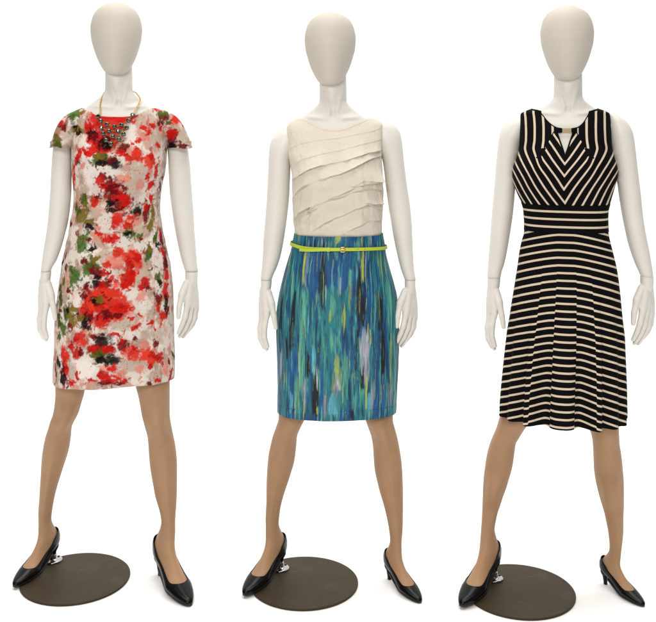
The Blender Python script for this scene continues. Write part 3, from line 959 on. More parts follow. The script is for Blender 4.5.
def floral_dabs(conv, scale):
    out = []
    for it in FLORAL.replace('\n', ';').split(';'):
        w = it.split()
        if len(w) != 5:
            continue
        x, y, rx, ry = map(float, w[1:])
        p, q = conv(x, y)
        col = lin(PAL[w[0]])
        j = RNG.uniform(.88, 1.1)
        out.append((p, q, rx / scale, ry / scale, RNG.uniform(-.5, .5) if w[0] not in 'WT' else 0, np.clip(col * j, 0, 1), .96 if w[0] not in 'WTP' else .8))
        if w[0] in 'RCDKGEO' and rx > 2.6:
            # a looser satellite or two beside every stroke
            for _ in range(5):
                an = RNG.uniform(0, 6.28); rr = RNG.uniform(.8, 1.9)
                out.append((p + math.cos(an) * rx * rr / scale, q + math.sin(an) * ry * rr / scale, rx * RNG.uniform(.16, .4) / scale,
                            ry * RNG.uniform(.16, .4) / scale, RNG.uniform(-1.5, 1.5), np.clip(col * RNG.uniform(.6, 1.25), 0, 1), RNG.uniform(.55, .95)))
            # darker or lighter stroke inside it
            out.append((p + RNG.uniform(-.4, .4) * rx / scale, q + RNG.uniform(-.4, .4) * ry / scale, rx * .4 / scale, ry * .28 / scale, RNG.uniform(-1, 1),
                        np.clip(col * RNG.choice([.55, .7, 1.25]), 0, 1), .6))
    return out


def floral_base(P, Q):
    c = np.zeros(P.shape + (3,))
    n1 = fbm(P / .030, Q / .030, 91, 5); n2 = fbm(P / .012, Q / .012, 57, 4)
    w, t, u = lin((208, 198, 190)), lin((174, 153, 139)), lin((148, 122, 108))
    m = sstep(-.10, .22, n1 + .35 * n2)[..., None]
    c[:] = w * (1 - m) + t * m
    m2 = (sstep(.30, .5, n1 * .6 + n2 * .9))[..., None] * .6
    c = c * (1 - m2) + u * m2
    n3 = fbm(P / .019, Q / .019, 143, 4)
    m3 = (sstep(.16, .34, n3 + .25 * n2) * .55)[..., None]
    return c * (1 - m3) + lin((206, 138, 120)) * m3


# ---- floral dress
root = thing('dress', "short-sleeved white sheath dress with red and green painterly flowers, leftmost outfit", 'dress', FIG[0], (0, 0, .58))
ROWS1 = [(103, 91, 148), (106, 87.2, 152.4), (109, 78.8, 161), (112, 72.8, 166.6), (116, 69.6, 168.8), (122, 69.5, 168.5), (135, 70, 168), (148, 71, 167), (160, 71, 166.5), (172, 71.6, 165.4),
         (184, 73, 162.6), (194, 73.6, 161.2), (204, 73.4, 160.6), (213, 72.4, 160.8), (221, 70.6, 161.7), (235, 67.9, 163.6), (248, 65.1, 166.4), (262, 62.4, 169.2), (276, 60.2, 171.3),
         (290, 58.4, 172.6), (305, 56.6, 173), (321, 55, 173.2), (335, 54.4, 173.5), (348, 53.9, 174), (362, 53, 174.8), (374, 52.6, 174.6), (386, 52.4, 174.2)]
g1 = Garment(0, ROWS1, [(235, .096, .088), (262, .104, .104), (300, .108, .108), (345, .108, .104), (386, .110, .100)], gap=.006, bust=.016, bust_z=FIG[0].at(100, 165, -.1).z)
ph = columns(430, 70, 2.2)
ztop = neck_curve(g1, [(88.8, 105.8), (91.2, 111.5), (95, 114.6), (102, 116.2), (112, 116.8), (120, 116.9), (130, 116.2), (137, 114.8), (144, 111.6), (148.5, 108.6), (151.2, 106)], .03, ph)
zb = np.full_like(ph, FIG[0].at(100, 380.2, 0).z) + .0015 * np.sin(ph * 3 + 1) + .001 * np.sin(ph * 7)
PH, Z, ins = sheet(g1, ph, zb, ztop, 470)
V = g1.surf(PH, Z)
cx_, a_, bf_, bb_, yc_ = g1.prof(Z)
V = inset(V, ins, cx_, yc_)
# soft drag folds, princess seams, waist creases
P = PH * a_; fold = .0042 * fbm(P / .05, Z / .22, 3, 3) + .0032 * fbm(P / .11 + Z / .06, Z / .05, 8, 2) * sstep(1.25, 1.1, Z) * sstep(.9, 1.0, Z)
for x0 in (68.0, 155.5):
    s0 = np.array([g1.uv_of(x0 + (6 if x0 < 100 else -2) * math.exp(-((y - 205) / 45) ** 2), y)[0] for y in (150, 180, 205, 230, 260, 300, 340, 384)])
    zz = np.array([FIG[0].at(x0, y, -.06).z for y in (150, 180, 205, 230, 260, 300, 340, 384)])
    sp = pchip(zz[::-1], s0[::-1], Z)
    fold -= .0022 * np.exp(-(((PH - sp) * a_) / .0022) ** 2) * sstep(1.34, 1.30, Z)
fold -= .0012 * np.exp(-((Z - (zb[None] + .026)) / .0016) ** 2)
nrm = V - np.stack([cx_, yc_, Z], -1); nrm[:, :, 2] = 0
nrm /= np.linalg.norm(nrm, axis=-1, keepdims=True) + 1e-9
V = V + nrm * fold[..., None]
me = grid_mesh('body_panel', V)
C = floral_base(P, Z)


def conv1(x, y):
    a, z = g1.uv_of(x, y)
    cx, aa, *_ = g1.prof(np.array(z))
    return a * float(aa), z


dabs = floral_dabs(conv1, FIG[0].S)
back = []
for (p, q, rp, rq, rot, rgb, al) in dabs:     # the cloth carries on round the back with its repeat
    if abs(p) < .26:
        back.append((p + (.31 if p < 0 else -.31) * 1.0, q + .03, rp, rq, rot, rgb, al))
side = (np.abs(PH) > 1.75)
C2 = paint(P.copy(), Z, C.copy(), back, .0068, 77)
C = paint(P, Z, C, dabs, .0068, 12)
C = np.where(side[..., None], C2, C)
# fine dry-brush flecks all over
fl = fbm(P / .0045, Z / .0045, 201, 3)
rn = fbm(P / .025, Z / .025, 305, 3)
mm = (sstep(.52, .62, fl + .45 * rn) * .75)[..., None]
C = C * (1 - mm) + lin((196, 60, 52)) * mm
mm = (sstep(.55, .65, -fl + .45 * fbm(P / .03, Z / .03, 407, 3)) * .6)[..., None]
C = C * (1 - mm) + lin((120, 90, 74)) * mm
add_color(me, 'print', C.reshape(-1, 3))
obj('body_panel', me, M_FLORAL, root)
# cap sleeves
SLV = [[(108.5, 82, 91), (110, 77, 92), (112, 72, 92), (114.7, 66.3, 92), (120, 60.8, 90), (127, 56.4, 86), (134, 53.4, 80.5), (141, 51.2, 76), (147.6, 49.2, 73)],
       [(108.5, 149, 158), (110, 148.5, 163.5), (112, 148, 168.5), (114.5, 148, 173.6), (120, 151, 179.4), (127, 156, 184), (134, 160.5, 187.3), (141, 164, 190), (148, 166.8, 192.4)]]
for rows in SLV:
    rows_e = rows + [(rows[-1][0] - .4, rows[-1][1] + .8, rows[-1][2] - .8)]
    y0, y1 = rows[0][0], rows[-1][0]
    bt = [(y0, .012, .014), (y0 + 2, .034, .036), (y0 + 6, .054, .054), (y0 + 16, .066, .066), (y1, .068, .068)]
    A = loft_rows(FIG[0], rows, [(y0, .010), (y1, .008)], bt, n=130, k=150, top_dome=True)
    z1 = A[-1, 0, 2]
    # dip of the hem towards the body side, tiny flutes
    t = np.linspace(0, 1, len(A))[:, None]
    ang = np.linspace(0, 2 * np.pi, 150, endpoint=False)[None]
    A[:, :, 2] += .002 * np.sin(ang * 3) * t ** 2
    inn = A[-1:].copy(); c0 = inn.mean(1, keepdims=True)
    inn = c0 + (inn - c0) * .93
    up2 = inn.copy(); up2[:, :, 2] += .02
    A = np.concatenate([A, inn, up2], 0)
    me = grid_mesh('sleeve', A, wrap=True, cap0=True)
    Px, Qz = A[:, :, 0], A[:, :, 2]
    Ps = Px + np.where(A[:, :, 1] > .012, .013, 0)
    C = floral_base(Ps, Qz)
    C = paint(Ps, Qz, C, floral_dabs(lambda x, y: (FIG[0].at(x, y, -.04).x, FIG[0].at(x, y, -.04).z), FIG[0].S), .0068, 12)
    add_color(me, 'print', C.reshape(-1, 3))
    obj('sleeve', me, M_FLORAL, root)

# ---- bib necklace
nk = thing('necklace', "gold chain bib necklace of dark faceted beads over the floral dress neckline", 'necklace', FIG[0], (0, -.08, 1.38))


def front_y(g, x, z, fi):
    """outer surface of garment or bare chest at the front, in the mannequin's frame"""
    z = float(z)
    cx, a, bf, bb, yc = [float(v) for v in g.prof(np.array(z))]
    t = max(-.98, min(.98, (x - cx) / a))
    p = math.asin(math.copysign(abs(t) ** (g.n / 2), t))
    return float(g.surf(np.array(p), np.array(z))[1]) - .0035


def on_front(px, py, lift):
    y = -.07
    for _ in range(4):
        p = FIG[0].at(px, py, y)
        y = front_y(g1, p.x, p.z, 0) - lift
    return FIG[0].at(px, py, y)


BEADS = [(108, 260), (132, 297), (180, 325), (135, 355), (245, 345), (302, 330), (345, 352), (360, 292), (395, 248), (275, 382), (318, 405), (198, 380),
         (152, 402), (232, 427), (280, 450), (175, 457), (218, 490)]
bead_pts = []
for (bx, by) in BEADS:
    p = on_front(bx / 8.29 + 85, by / 8.29 + 85, .006)
    bead_pts.append(p)
    bm = bmesh.new()
    bmesh.ops.create_icosphere(bm, subdivisions=2, radius=.0060)
    bmesh.ops.rotate(bm, verts=bm.verts, cent=(0, 0, 0), matrix=Matrix.Rotation(random.uniform(0, 6), 3, 'Y') @ Matrix.Rotation(random.uniform(0, 6), 3, 'X'))
    for v in bm.verts:
        v.co.y *= .8
        v.co += p
    me = bpy.data.meshes.new('bead'); bm.to_mesh(me); bm.free()
    o = obj('bead', me, M_BEAD, nk)
    # gilt collet round the bead
    vs, fs = [], []
    ring = [p + Vector((.0064 * math.cos(2 * math.pi * k / 20), .0025, .0064 * math.sin(2 * math.pi * k / 20))) for k in range(21)]
    chain(vs, fs, ring, [.0008] * 21, 6)
    o['_og'] = list(nk['_og'])
    me = mesh_from('collet', vs, fs)
    c = bpy.data.objects.new('collet', me); COL.objects.link(c)
    me.materials.append(M_BRASS); me.transform(Matrix.Translation(-Vector(nk['_og']))); c.parent = o


def link_chain(pts, n, r=.0026, tube=.00062):
    """oval links, every other one turned on edge"""
    pts = catmull(np.array([tuple(p) for p in pts]), n + 1)
    vs, fs = [], []
    for k in range(n):
        a, b = Vector(pts[k]), Vector(pts[k + 1])
        d = (b - a); ln = d.length * .72; d.normalize()
        c = (a + b) / 2
        s = d.cross(Vector((0, -1, 0.05))).normalized(); t = s.cross(d)
        w = s * .9 + t * .25 if k % 2 == 0 else s * .45 + t * .7
        ring = [c + d * ln * math.cos(q * math.pi / 6) + w * r * math.sin(q * math.pi / 6) for q in range(13)]
        chain(vs, fs, ring, [tube] * 13, 5)
    return vs, fs


def neck_pt(px, py, y):
    return FIG[0].at(px, py, y)


zc = CHIN[0]
sideL = [bead_pts[0], on_front(100.0, 111.5, .003), neck_pt(100.3, 103.5, -.036), neck_pt(102.6, 96.0, -.010), neck_pt(106, 91.5, .03), neck_pt(118, 90, .075)]
sideR = [bead_pts[8], on_front(136.6, 107.5, .003), neck_pt(140.3, 100.5, -.034), neck_pt(138.2, 95.5, -.008), neck_pt(133, 91.5, .03), neck_pt(118, 90, .075)]
for s_ in (sideL, sideR):
    vs, fs = link_chain(s_, 34)
    obj('neck_chain', mesh_from('neck_chain', vs, fs), M_GOLD, nk)
vs, fs = [], []
for a, b in ((0, 1), (1, 2), (2, 4), (4, 5), (5, 7), (7, 8), (1, 3), (3, 11), (2, 11), (11, 9), (4, 9), (9, 6), (5, 6), (3, 12), (12, 13), (11, 13), (13, 10), (9, 10), (12, 15), (15, 16), (13, 14), (16, 14), (14, 10)):
    v2, f2 = link_chain([bead_pts[a] + Vector((0, .001, 0)), bead_pts[b] + Vector((0, .001, 0))], max(2, int((bead_pts[a] - bead_pts[b]).length / .0042)), .0019, .0005)
    o_ = len(vs)
    vs += v2; fs += [tuple(q + o_ for q in ff) for ff in f2]
obj('bib_mesh', mesh_from('bib_mesh', vs, fs), M_BRASS, nk)

# ---- cream blouse
f = FIG[1]
ROWS2 = [(112, 309, 359), (114.5, 305.6, 364.5), (116, 302.6, 368.5), (118, 298, 373), (120.5, 292.4, 379), (123, 289.2, 382.2), (126, 287.5, 383.4), (130, 286.9, 383.4), (144, 288.2, 382), (154, 288.4, 381.2), (165, 290.6, 381.8), (176, 291.8, 382.8),
         (190, 292.3, 383), (205, 292.6, 382.8), (220, 293.2, 382), (230, 295, 381.4), (238, 296.4, 380.6), (246, 297, 380)]
g2 = Garment(1, ROWS2, [(190, .112, .086), (215, .098, .08), (246, .086, .074)], gap=.007, bust=.014, bust_z=f.at(330, 172, -.1).z, n=2.4)
ph = columns(420, 60, 2.4)
ztop = neck_curve(g2, [(304.2, 115.7), (307, 118.6), (311, 121.8), (318, 125.8), (326, 128.4), (333.5, 129.4), (341, 128.8), (350, 126), (358, 122.2), (364.5, 118.4), (368.8, 115.2)], .03, ph)
zb = np.full_like(ph, f.at(330, 243, 0).z)
PH, Z, ins = sheet(g2, ph, zb, ztop, 430, hem=.004)
V = g2.surf(PH, Z)
cx_, a_, bf_, bb_, yc_ = g2.prof(Z)
V = inset(V, ins, cx_, yc_)
P = PH * a_
EDGES = [  # flounce edges as seen in front: points in the 4.1x enlargement at (260, 100); depth of the step
    ([(118, 205), (200, 172), (300, 158), (400, 140), (500, 112)], .0012),
    ([(140, 262), (220, 230), (320, 208), (420, 180), (506, 152)], .0016),
    ([(135, 330), (160, 314), (215, 282), (330, 252), (440, 216), (508, 196)], .0060),
    ([(132, 425), (155, 385), (190, 352), (300, 310), (400, 264), (460, 236), (508, 222)], .0088),
    ([(380, 352), (420, 332), (485, 336), (510, 332)], .0060),
    ([(140, 500), (205, 446), (280, 410), (350, 376), (420, 346), (480, 338), (510, 342)], .0092),
    ([(150, 510), (180, 480), (240, 440), (330, 396), (430, 364), (505, 372)], .0076),
    ([(180, 575), (210, 545), (260, 510), (350, 466), (410, 436), (435, 426), (508, 430)], .0092),
    ([(300, 575), (350, 545), (420, 506), (450, 494), (508, 490)], .0082),
    ([(430, 420), (450, 432), (508, 456)], .008),
    ([(160, 560), (200, 500), (222, 440)], .008)]
zt2 = f.at(330, 234, 0).z
disp = .0018 * fbm(P / .03 + Z / .05, Z / .03 - P / .07, 21, 4) + .0012 * fbm(P / .012, Z / .05, 5, 3)
for kk, (pts, amp) in enumerate(EDGES):
    uv = [g2.uv_of(x / 4.1 + 260, y / 4.1 + 100) for x, y in pts]
    A = np.array([u[0] for u in uv]); Zz = np.array([u[1] for u in uv])
    order = np.argsort(A); A = A[order]; Zz = Zz[order]
    ze = pchip(A, Zz, PH) + .0011 * fbm(P / .012, P * 0 + kk, 61 + kk, 3)
    t = Z - ze
    win = sstep(A[0] - .10, A[0] + .02, PH) * (1 - sstep(A[-1] - .02, A[-1] + .10, PH)) * (np.cos(PH) > 0) * (1 - .97 * sstep(.95, 1.38, np.abs(PH)))
    wob = .75 + .9 * fbm(P / .03, P * 0 + 3.3 * kk, 80 + kk, 2)
    step = np.where(t > -.0006, np.exp(-np.clip(t, 0, 1) / .026), 0.0)
    dent = -.35 * np.where(t <= -.0006, np.exp(t / .006), 0)
    disp = disp + (1.45 if amp > .004 else 1.0) * amp * wob * win * (step + dent * .5) * sstep(.004, .04, Z - zt2)
# gather slightly above the waistband
disp += .003 * np.exp(-((Z - zb[None] - .02) / .03) ** 2) * (.6 + fbm(P / .014, Z / .2, 44, 3))
# neck binding
disp += .0013 * sstep(.0065, .0050, ztop[None] - Z) * (ins[:, None] == 0)
nrm = V - np.stack([cx_, yc_, Z], -1); nrm[:, :, 2] = 0
nrm /= np.linalg.norm(nrm, axis=-1, keepdims=True) + 1e-9
V = V + nrm * disp[..., None]
me = grid_mesh('blouse', V)
o = obj('blouse', me, M_CREAM, None, f, (0, 0, float(zb[0])))
tag(o, "sleeveless cream blouse with diagonal layered flounces, tucked into the blue skirt", 'blouse')

# ---- blue skirt
ROWS3 = [(230, 294.6, 383), (236, 293.6, 383.6), (243, 292, 384.8), (250, 290.8, 385.6), (256, 289, 386.6), (269, 285.2, 389.9), (282, 281.4, 393.6), (295, 278.4, 396.6), (308, 276.6, 398), (320, 275.9, 398.3), (338, 276.2, 398.3),
         (364, 277, 397.6), (390, 277.4, 396.7), (403, 277.2, 396.4), (418, 276.6, 396)]
g3 = Garment(1, ROWS3, [(230, .097, .084), (250, .102, .090), (275, .108, .104), (310, .112, .110), (360, .112, .106), (418, .112, .100)], gap=.008, n=2.3)
ph = columns(430, 70, 2.3)
zt = f.at(330, 233.2, 0).z
ztop = np.full_like(ph, zt)
zb = np.full_like(ph, f.at(330, 410.0, 0).z) + .0012 * np.sin(ph * 2 + .6)
PH, Z, ins = sheet(g3, ph, zb, ztop, 430)
V = g3.surf(PH, Z)
cx_, a_, bf_, bb_, yc_ = g3.prof(Z)
V = inset(V, ins, cx_, yc_)
P = PH * a_
disp = .0040 * fbm(P / .055, Z / .35, 14, 3) * sstep(.98, .9, Z) + .0015 * fbm(P / .03, Z / .08, 19, 3)
zwb = zt - .043
disp -= .0014 * np.exp(-((Z - zwb) / .0016) ** 2)
disp -= .0016 * np.exp(-((Z - zb[None] - .029) / .0014) ** 2)
for x0 in (311, 357):        # front darts below the waistband
    a0, _ = g3.uv_of(x0, 262)
    disp -= .0035 * np.exp(-(((PH - a0) * a_) / .004) ** 2) * sstep(zwb - .10, zwb - .02, Z) * (Z < zwb)
    disp += .0045 * np.exp(-(((PH - a0 * 1.05) * a_) / .018) ** 2) * sstep(zwb - .30, zwb - .1, Z) * (1 - sstep(zwb - .1, zwb, Z))
nrm = V - np.stack([cx_, yc_, Z], -1); nrm[:, :, 2] = 0
nrm /= np.linalg.norm(nrm, axis=-1, keepdims=True) + 1e-9
V = V + nrm * disp[..., None]
me = grid_mesh('skirt', V)
# brush-stroke print
BP = dict(B=(14, 86, 144), b=(10, 62, 116), N=(5, 8, 26), T=(34, 128, 136), G=(92, 170, 146), Y=(182, 192, 70), L=(168, 168, 182), A=(96, 178, 196), D=(8, 44, 78))
n1 = fbm(P / .022, Z / .14, 71, 4); n2 = fbm(P / .006, Z / .07, 72, 4); n3 = fbm(P / .05, Z / .2, 73, 3)
C = np.zeros(P.shape + (3,))
C[:] = lin((24, 108, 132))
for n_, lo, hi, key, al in ((n1, .05, .35, 'B', .9), (-n1, .10, .40, 'T', .9), (n3, .15, .4, 'b', .8), (n2, .12, .4, 'D', .8), (-n2, .15, .42, 'G', .75)):
    m = (sstep(lo, hi, n_) * al)[..., None]
    C = C * (1 - m) + lin(BP[key]) * m
ST1 = """N 265 40 300 12;N 252 150 240 10;B 225 70 250 30;B 205 90 200 16;b 240 90 200 14;B 330 90 230 42;b 300 100 200 18;N 397 150 386 14;B 440 170 300 25;Y 190 76 210 8;L 203 40 240 6;Y 415 70 200 10;L 430 70 215 7;Y 490 90 200 7
Y 130 90 220 10;G 515 190 380 20;L 505 90 230 4;G 185 215 386 24;N 152 240 386 12;N 103 240 386 14;B 118 140 260 22;T 290 220 380 30;N 482 260 386 16;T 340 220 386 40;N 412 240 386 12;L 255 20 66 8;Y 170 20 66 8;Y 322 20 60 10;Y 412 20 66 8;L 445 20 66 8
B 372 80 200 20;T 460 80 200 14;A 235 240 300 6;A 300 140 230 6;L 275 200 290 4;L 330 180 240 4;Y 290 320 370 8;G 300 250 330 16;Y 345 290 386 7;B 470 120 240 14;T 540 260 386 14;b 130 250 330 14;D 170 120 220 12;Y 112 190 240 6;B 175 30 66 20;B 355 30 66 30;N 230 30 62 8;B 470 30 66 12;A 205 300 380 6;G 365 140 220 14"""
ST2 = """N 140 0 110 18;Y 168 60 260 6;G 182 0 250 20;N 205 120 195 11;N 235 200 362 18;A 225 90 190 13;L 240 150 255 5;Y 318 115 240 11;L 317 200 295 16;L 425 30 235 28;Y 432 180 330 8;N 414 170 262 10;N 490 30 185 20;Y 520 40 230 8
L 520 225 325 14;G 540 100 330 10;L 100 95 215 14;N 92 0 100 8;A 295 262 350 25;T 340 235 335 32;L 452 225 325 12;Y 187 285 352 7;N 376 325 366 10;B 262 140 330 14;B 368 90 210 16;N 122 40 125 10;B 140 150 300 24;T 110 220 340 20;G 380 250 340 18;A 140 260 340 10
B 470 180 340 18;T 285 40 140 30;b 345 20 110 16;L 190 220 320 10;Y 330 180 260 5;G 350 120 220 20;N 395 20 110 8;D 245 60 180 12;Y 445 30 90 5;L 405 60 130 8;G 300 20 100 14;A 440 270 350 12;B 500 230 340 14;N 230 260 340 12;G 160 200 330 12;L 270 280 350 10;D 365 220 300 12;Y 240 300 350 5"""
dabs = []
for blk, y0 in ((ST1, 230), (ST2, 325)):
    for it in blk.replace('\n', ';').split(';'):
        k_, x, ya, yb, w = it.split()
        x, ya, yb, w = [float(v) / 3.859 for v in (x, ya, yb, w)]
        wm = w / f.S
        for s_ in range(3 if w > 2.4 else 2):
            xo = x + RNG.uniform(-.4, .4) * w
            a0, za = g3.uv_of(255 + xo, y0 + ya + RNG.uniform(-4, 4)); a1, zb_ = g3.uv_of(255 + xo, y0 + yb + RNG.uniform(-4, 4))
            zm = (za + zb_) / 2
            aa = float(g3.prof(np.array(zm))[1])
            dabs.append(((a0 + a1) / 2 * aa, zm, wm * RNG.uniform(.28, .62), abs(za - zb_) / 2 * RNG.uniform(.8, 1.1), 0, np.clip(lin(BP[k_]) * RNG.uniform(.75, 1.2), 0, 1), RNG.uniform(.6, .92) if k_ != 'N' else 1.5))
keys = 'BbNTTGGGYYADN'
zlo, zhi = float(zb.min()), zt
for _ in range(1200):
    k_ = keys[RNG.integers(len(keys))]
    p = RNG.uniform(-.56, .56); q = RNG.uniform(zlo, zhi); hl = RNG.uniform(.008, .05)
    dabs.append((p, q, RNG.uniform(.0005, .0019), hl, 0, np.clip(lin(BP[k_]) * RNG.uniform(.7, 1.25), 0, 1), RNG.uniform(.3, .85)))



def paint_streaks(P, Q, C, dabs):
    # ragged brush ends: warp along the stroke far more than across it
    wx = .0022 * fbm(P / .010, Q / .03, 401, 3) + .0009 * fbm(P / .003, Q / .012, 402, 3)
    wy = .020 * fbm(P / .0028, Q / .05, 403, 3)
    Pw, Qw = P + wx, Q + wy
    br = .40 + .60 * sstep(-.32, .10, fbm(P / .0026, Q / .06, 404, 3))
    qmin, qmax = Q.min(1), Q.max(1)
    for (p, q, rp, rq, rot, rgb, al) in dabs:
        rows = np.where((qmin < q + 1.4 * rq + .03) & (qmax > q - 1.4 * rq - .03))[0]
        if not len(rows):
            continue
        r0, r1 = rows[0], rows[-1] + 1
        cols = np.where((P[(r0 + r1) // 2] > p - 1.6 * rp - .012) & (P[(r0 + r1) // 2] < p + 1.6 * rp + .012))[0]
        if not len(cols):
            continue
        c0, c1 = max(0, cols[0] - 12), cols[-1] + 13
        sl = (slice(r0, r1), slice(c0, c1))
        d = np.sqrt(((Pw[sl] - p) / rp) ** 2 + ((Qw[sl] - q) / rq) ** 4)
        m = np.clip((1 - sstep(.6, 1.25, d)) * al * br[sl], 0, .97)
        C[sl] = C[sl] * (1 - m[..., None]) + np.asarray(rgb) * m[..., None]
    return C


C = paint_streaks(P, Z, C, dabs)
gr = 1 + .42 * fbm(P / .0024, Z / .026, 777, 3)
C = np.clip(C * .80 * gr[..., None], 0, 1)
add_color(me, 'print', C.reshape(-1, 3))
root = thing('skirt', "knee-length pencil skirt in blue and green vertical brushstrokes, worn with the lime belt", 'skirt', f, (0, 0, float(zb.min())))
obj('skirt_panel', me, M_BLUE, root)

# ---- lime belt
bt = thing('belt', "narrow lime green belt with small gold buckle round the blue skirt's waist", 'belt', f, (0, -.1, .99))


def belt_strip(path_px, hw, lift, thick=.0022, n=160, full=False):
    """a strap following the skirt's surface through points seen in front"""
    A = [g3.uv_of(x, y) for x, y in path_px]
    ang = np.array([a for a, z in A]); zz = np.array([z for a, z in A])
    if full:
        q = np.linspace(-np.pi, np.pi, n)
        zf = pchip(ang, zz, np.clip(q, ang[0], ang[-1]))
    else:
        q = np.linspace(ang[0], ang[-1], n); zf = pchip(ang, zz, q)
    rows = []
    for dz, out in ((-hw, lift), (-hw * .92, lift + thick), (hw * .92, lift + thick), (hw, lift)):
        p = g3.surf(q, zf + dz)
        cx, a, bf, bb, yc = g3.prof(zf + dz)
        d = p - np.stack([cx, yc, zf + dz], -1); d[:, 2] = 0
        d /= np.linalg.norm(d, axis=-1, keepdims=True)
        rows.append(p + d * out)
    V = np.stack(rows, 1)
    V = np.concatenate([V, V[:, :1]], 1)
    return V


V = belt_strip([(291.6, 243.2), (295, 245.0), (301, 247.0), (310, 248.4), (325, 249.0), (343, 249.2), (362, 249.0), (376, 248.6), (385, 247.6)], .0050, .0045, full=True, n=260)
o = obj('strap', grid_mesh('strap', V), M_LIME, bt); bevel(o, .0005)
V = belt_strip([(301.8, 249.6), (310, 249.9), (325, 249.5), (343, 249.2)], .0048, .0072, n=80)
o = obj('strap_tail', grid_mesh('strap_tail', V, cap0=True, cap1=True), M_LIME, bt)
V = belt_strip([(328.2, 249.2), (330.8, 249.2)], .0066, .0092, .0026, n=10)
obj('keeper', grid_mesh('keeper', V, cap0=True, cap1=True), M_LIME, bt)
# buckle: rounded frame and prong standing on the strap
pc = g3.uv_of(342.6, 249.2)
c = Vector(g3.surf(np.array(pc[0]), np.array(pc[1]))) + Vector((0, -.0125, 0))
vs, fs = [], []
W_, H_, R_ = .0058, .0068, .0024
ring = []
for (sx, sz, a0) in ((1, 1, 0), (-1, 1, 90), (-1, -1, 180), (1, -1, 270)):
    for k in range(5):
        a = math.radians(a0 + k * 22.5)
        ring.append(c + Vector((sx * (W_ - R_) + R_ * math.cos(a), 0, sz * (H_ - R_) + R_ * math.sin(a))))
ring.append(ring[0])
chain(vs, fs, ring, [.0013] * len(ring), 8)
b_ = obj('buckle', mesh_from('buckle', vs, fs), M_BUCKLE, bt)
vs, fs = [], []
chain(vs, fs, [c + Vector((-W_, -.001, 0)), c + Vector((W_, -.002, 0))], [.001, .0009], 8)
obj('prong', mesh_from('prong', vs, fs), M_BUCKLE, bt)
for x in (357.5, 364.5):
    pa = g3.uv_of(x, 249.0)
    q = Vector(g3.surf(np.array(pa[0]), np.array(pa[1]))) + Vector((0, -.0066, 0))
    s_ = revolve([(.0002, 0), (.0013, 0), (.0015, .0006), (.0002, .0007)], 14)
    s2 = np.stack([s_[:, :, 0] + q.x, q.y - s_[:, :, 2], s_[:, :, 1] + q.z], -1)
    obj('eyelet', grid_mesh('eyelet', s2, wrap=True, cap0=True, cap1=True), M_BAR, bt)

# ---- striped dress
f = FIG[2]
root = thing('dress', "sleeveless black dress with thin cream stripes, chevron bodice and flared skirt", 'dress', f, (0, 0, .47))
ROWS4 = [(101, 545, 585), (104, 541.6, 588.4), (106.5, 537.5, 592), (109, 530.5, 599), (111.5, 524, 606), (114, 520.6, 609.4), (120, 520.2, 610.6), (130, 520, 611.2), (145, 519.6, 612), (155, 517.6, 613.8), (163, 514.6, 616.4), (170, 512.4, 618.2), (177, 512.6, 617.6),
         (185, 514.4, 615), (195, 518.4, 611.8), (203, 522, 609.6), (209, 523.6, 608.2), (216, 524.2, 607.8), (224, 524.6, 608), (232, 524, 608.8), (240, 521.8, 610.6), (250, 519.6, 613.2), (264, 517.6, 616.6), (277, 515.6, 618.8), (290, 513.6, 620.4),
         (304, 511.4, 621.8), (317, 509.6, 623), (333, 507, 624.6), (347, 505.6, 625), (360, 504.4, 625.4), (387, 502, 625.8), (414, 500.2, 626), (428, 499.6, 626)]
g4 = Garment(2, ROWS4, [(225, .086, .074), (245, .094, .088), (275, .108, .108), (320, .120, .122), (370, .134, .132), (428, .150, .140)], gap=.007, bust=.014, bust_z=f.at(567, 172, -.1).z, n=2.7)
CXD = 567.6


def to_px(V):
    """front-view pattern coordinates of the dress: right and down from the collar, in 1/330 m"""
    return None


# pattern block units: u to the side (in 1/S m from the centre front, measured round the body), y down
S3 = f.S


def block(PH, Z, g, yref=-.10):
    cx, a, bf, bb, yc = g.prof(Z)
    X = a * spow(np.sin(np.clip(PH, -np.pi / 2, np.pi / 2)), 2 / g.n) * S3
    over = np.clip(np.abs(PH) - np.pi / 2, 0, 9) * a * S3
    X = X + np.sign(PH) * over
    # drop below the camera-height line, at the chest's distance
    Y = HY + (H - Z) * F / (f.R + yref)
    return X, Y


def stripe_part(name, pts_top, zbot, rows, mat_, kind, hole=None):
    ph = columns(430, 60, 2.7)
    ztop = pts_top(ph) if callable(pts_top) else np.full_like(ph, pts_top)
    zb = zbot(ph) if callable(zbot) else np.full_like(ph, zbot)
    PH, Z, ins = sheet(g4, ph, zb, ztop, rows, hem=.010 if kind != 'skirt' else .02)
    V = g4.surf(PH, Z)
    cx_, a_, bf_, bb_, yc_ = g4.prof(Z)
    V = inset(V, ins, cx_, yc_)
    return ph, PH, Z, ins, V, cx_, a_, yc_, ztop, zb


zW1 = f.at(567, 203.0, 0).z; zW0 = f.at(567, 230.0, 0).z
# bodice
neckpts = [(539, 106.2), (540.6, 110.5), (543, 115), (546.6, 119.6), (551.5, 124), (557, 127.2), (562, 128.7), (567.6, 129.2), (573, 128.5), (578.4, 126.4), (583.4, 122.2), (587, 116.6), (589.3, 111), (590.6, 106)]
ph, PH, Z, ins, V, cx_, a_, yc_, ztop, zb = stripe_part('bodice', lambda p: neck_curve(g4, neckpts, .03, p), zW1 - .002, 330, M_STRIPE2, 'bodice')
X, Y = block(PH, Z, g4)
aX = np.abs(X)
sc = (aX + .66 * (Y - 163.5)) / 8.6                   # chevron of the centre panel
bend = np.where(Y > 147, (Y - 147) ** 2 / (np.abs(Y - 147) + 10), 0)
ss = (aX - 4.2 + .66 * bend + .008 * np.clip(aX - 20, 0, 60) ** 2 * sstep(150, 188, Y) + 1.2 * np.sin((Y - 110) / 14.0) * sstep(150, 140, Y)) / 8.6
off = .125
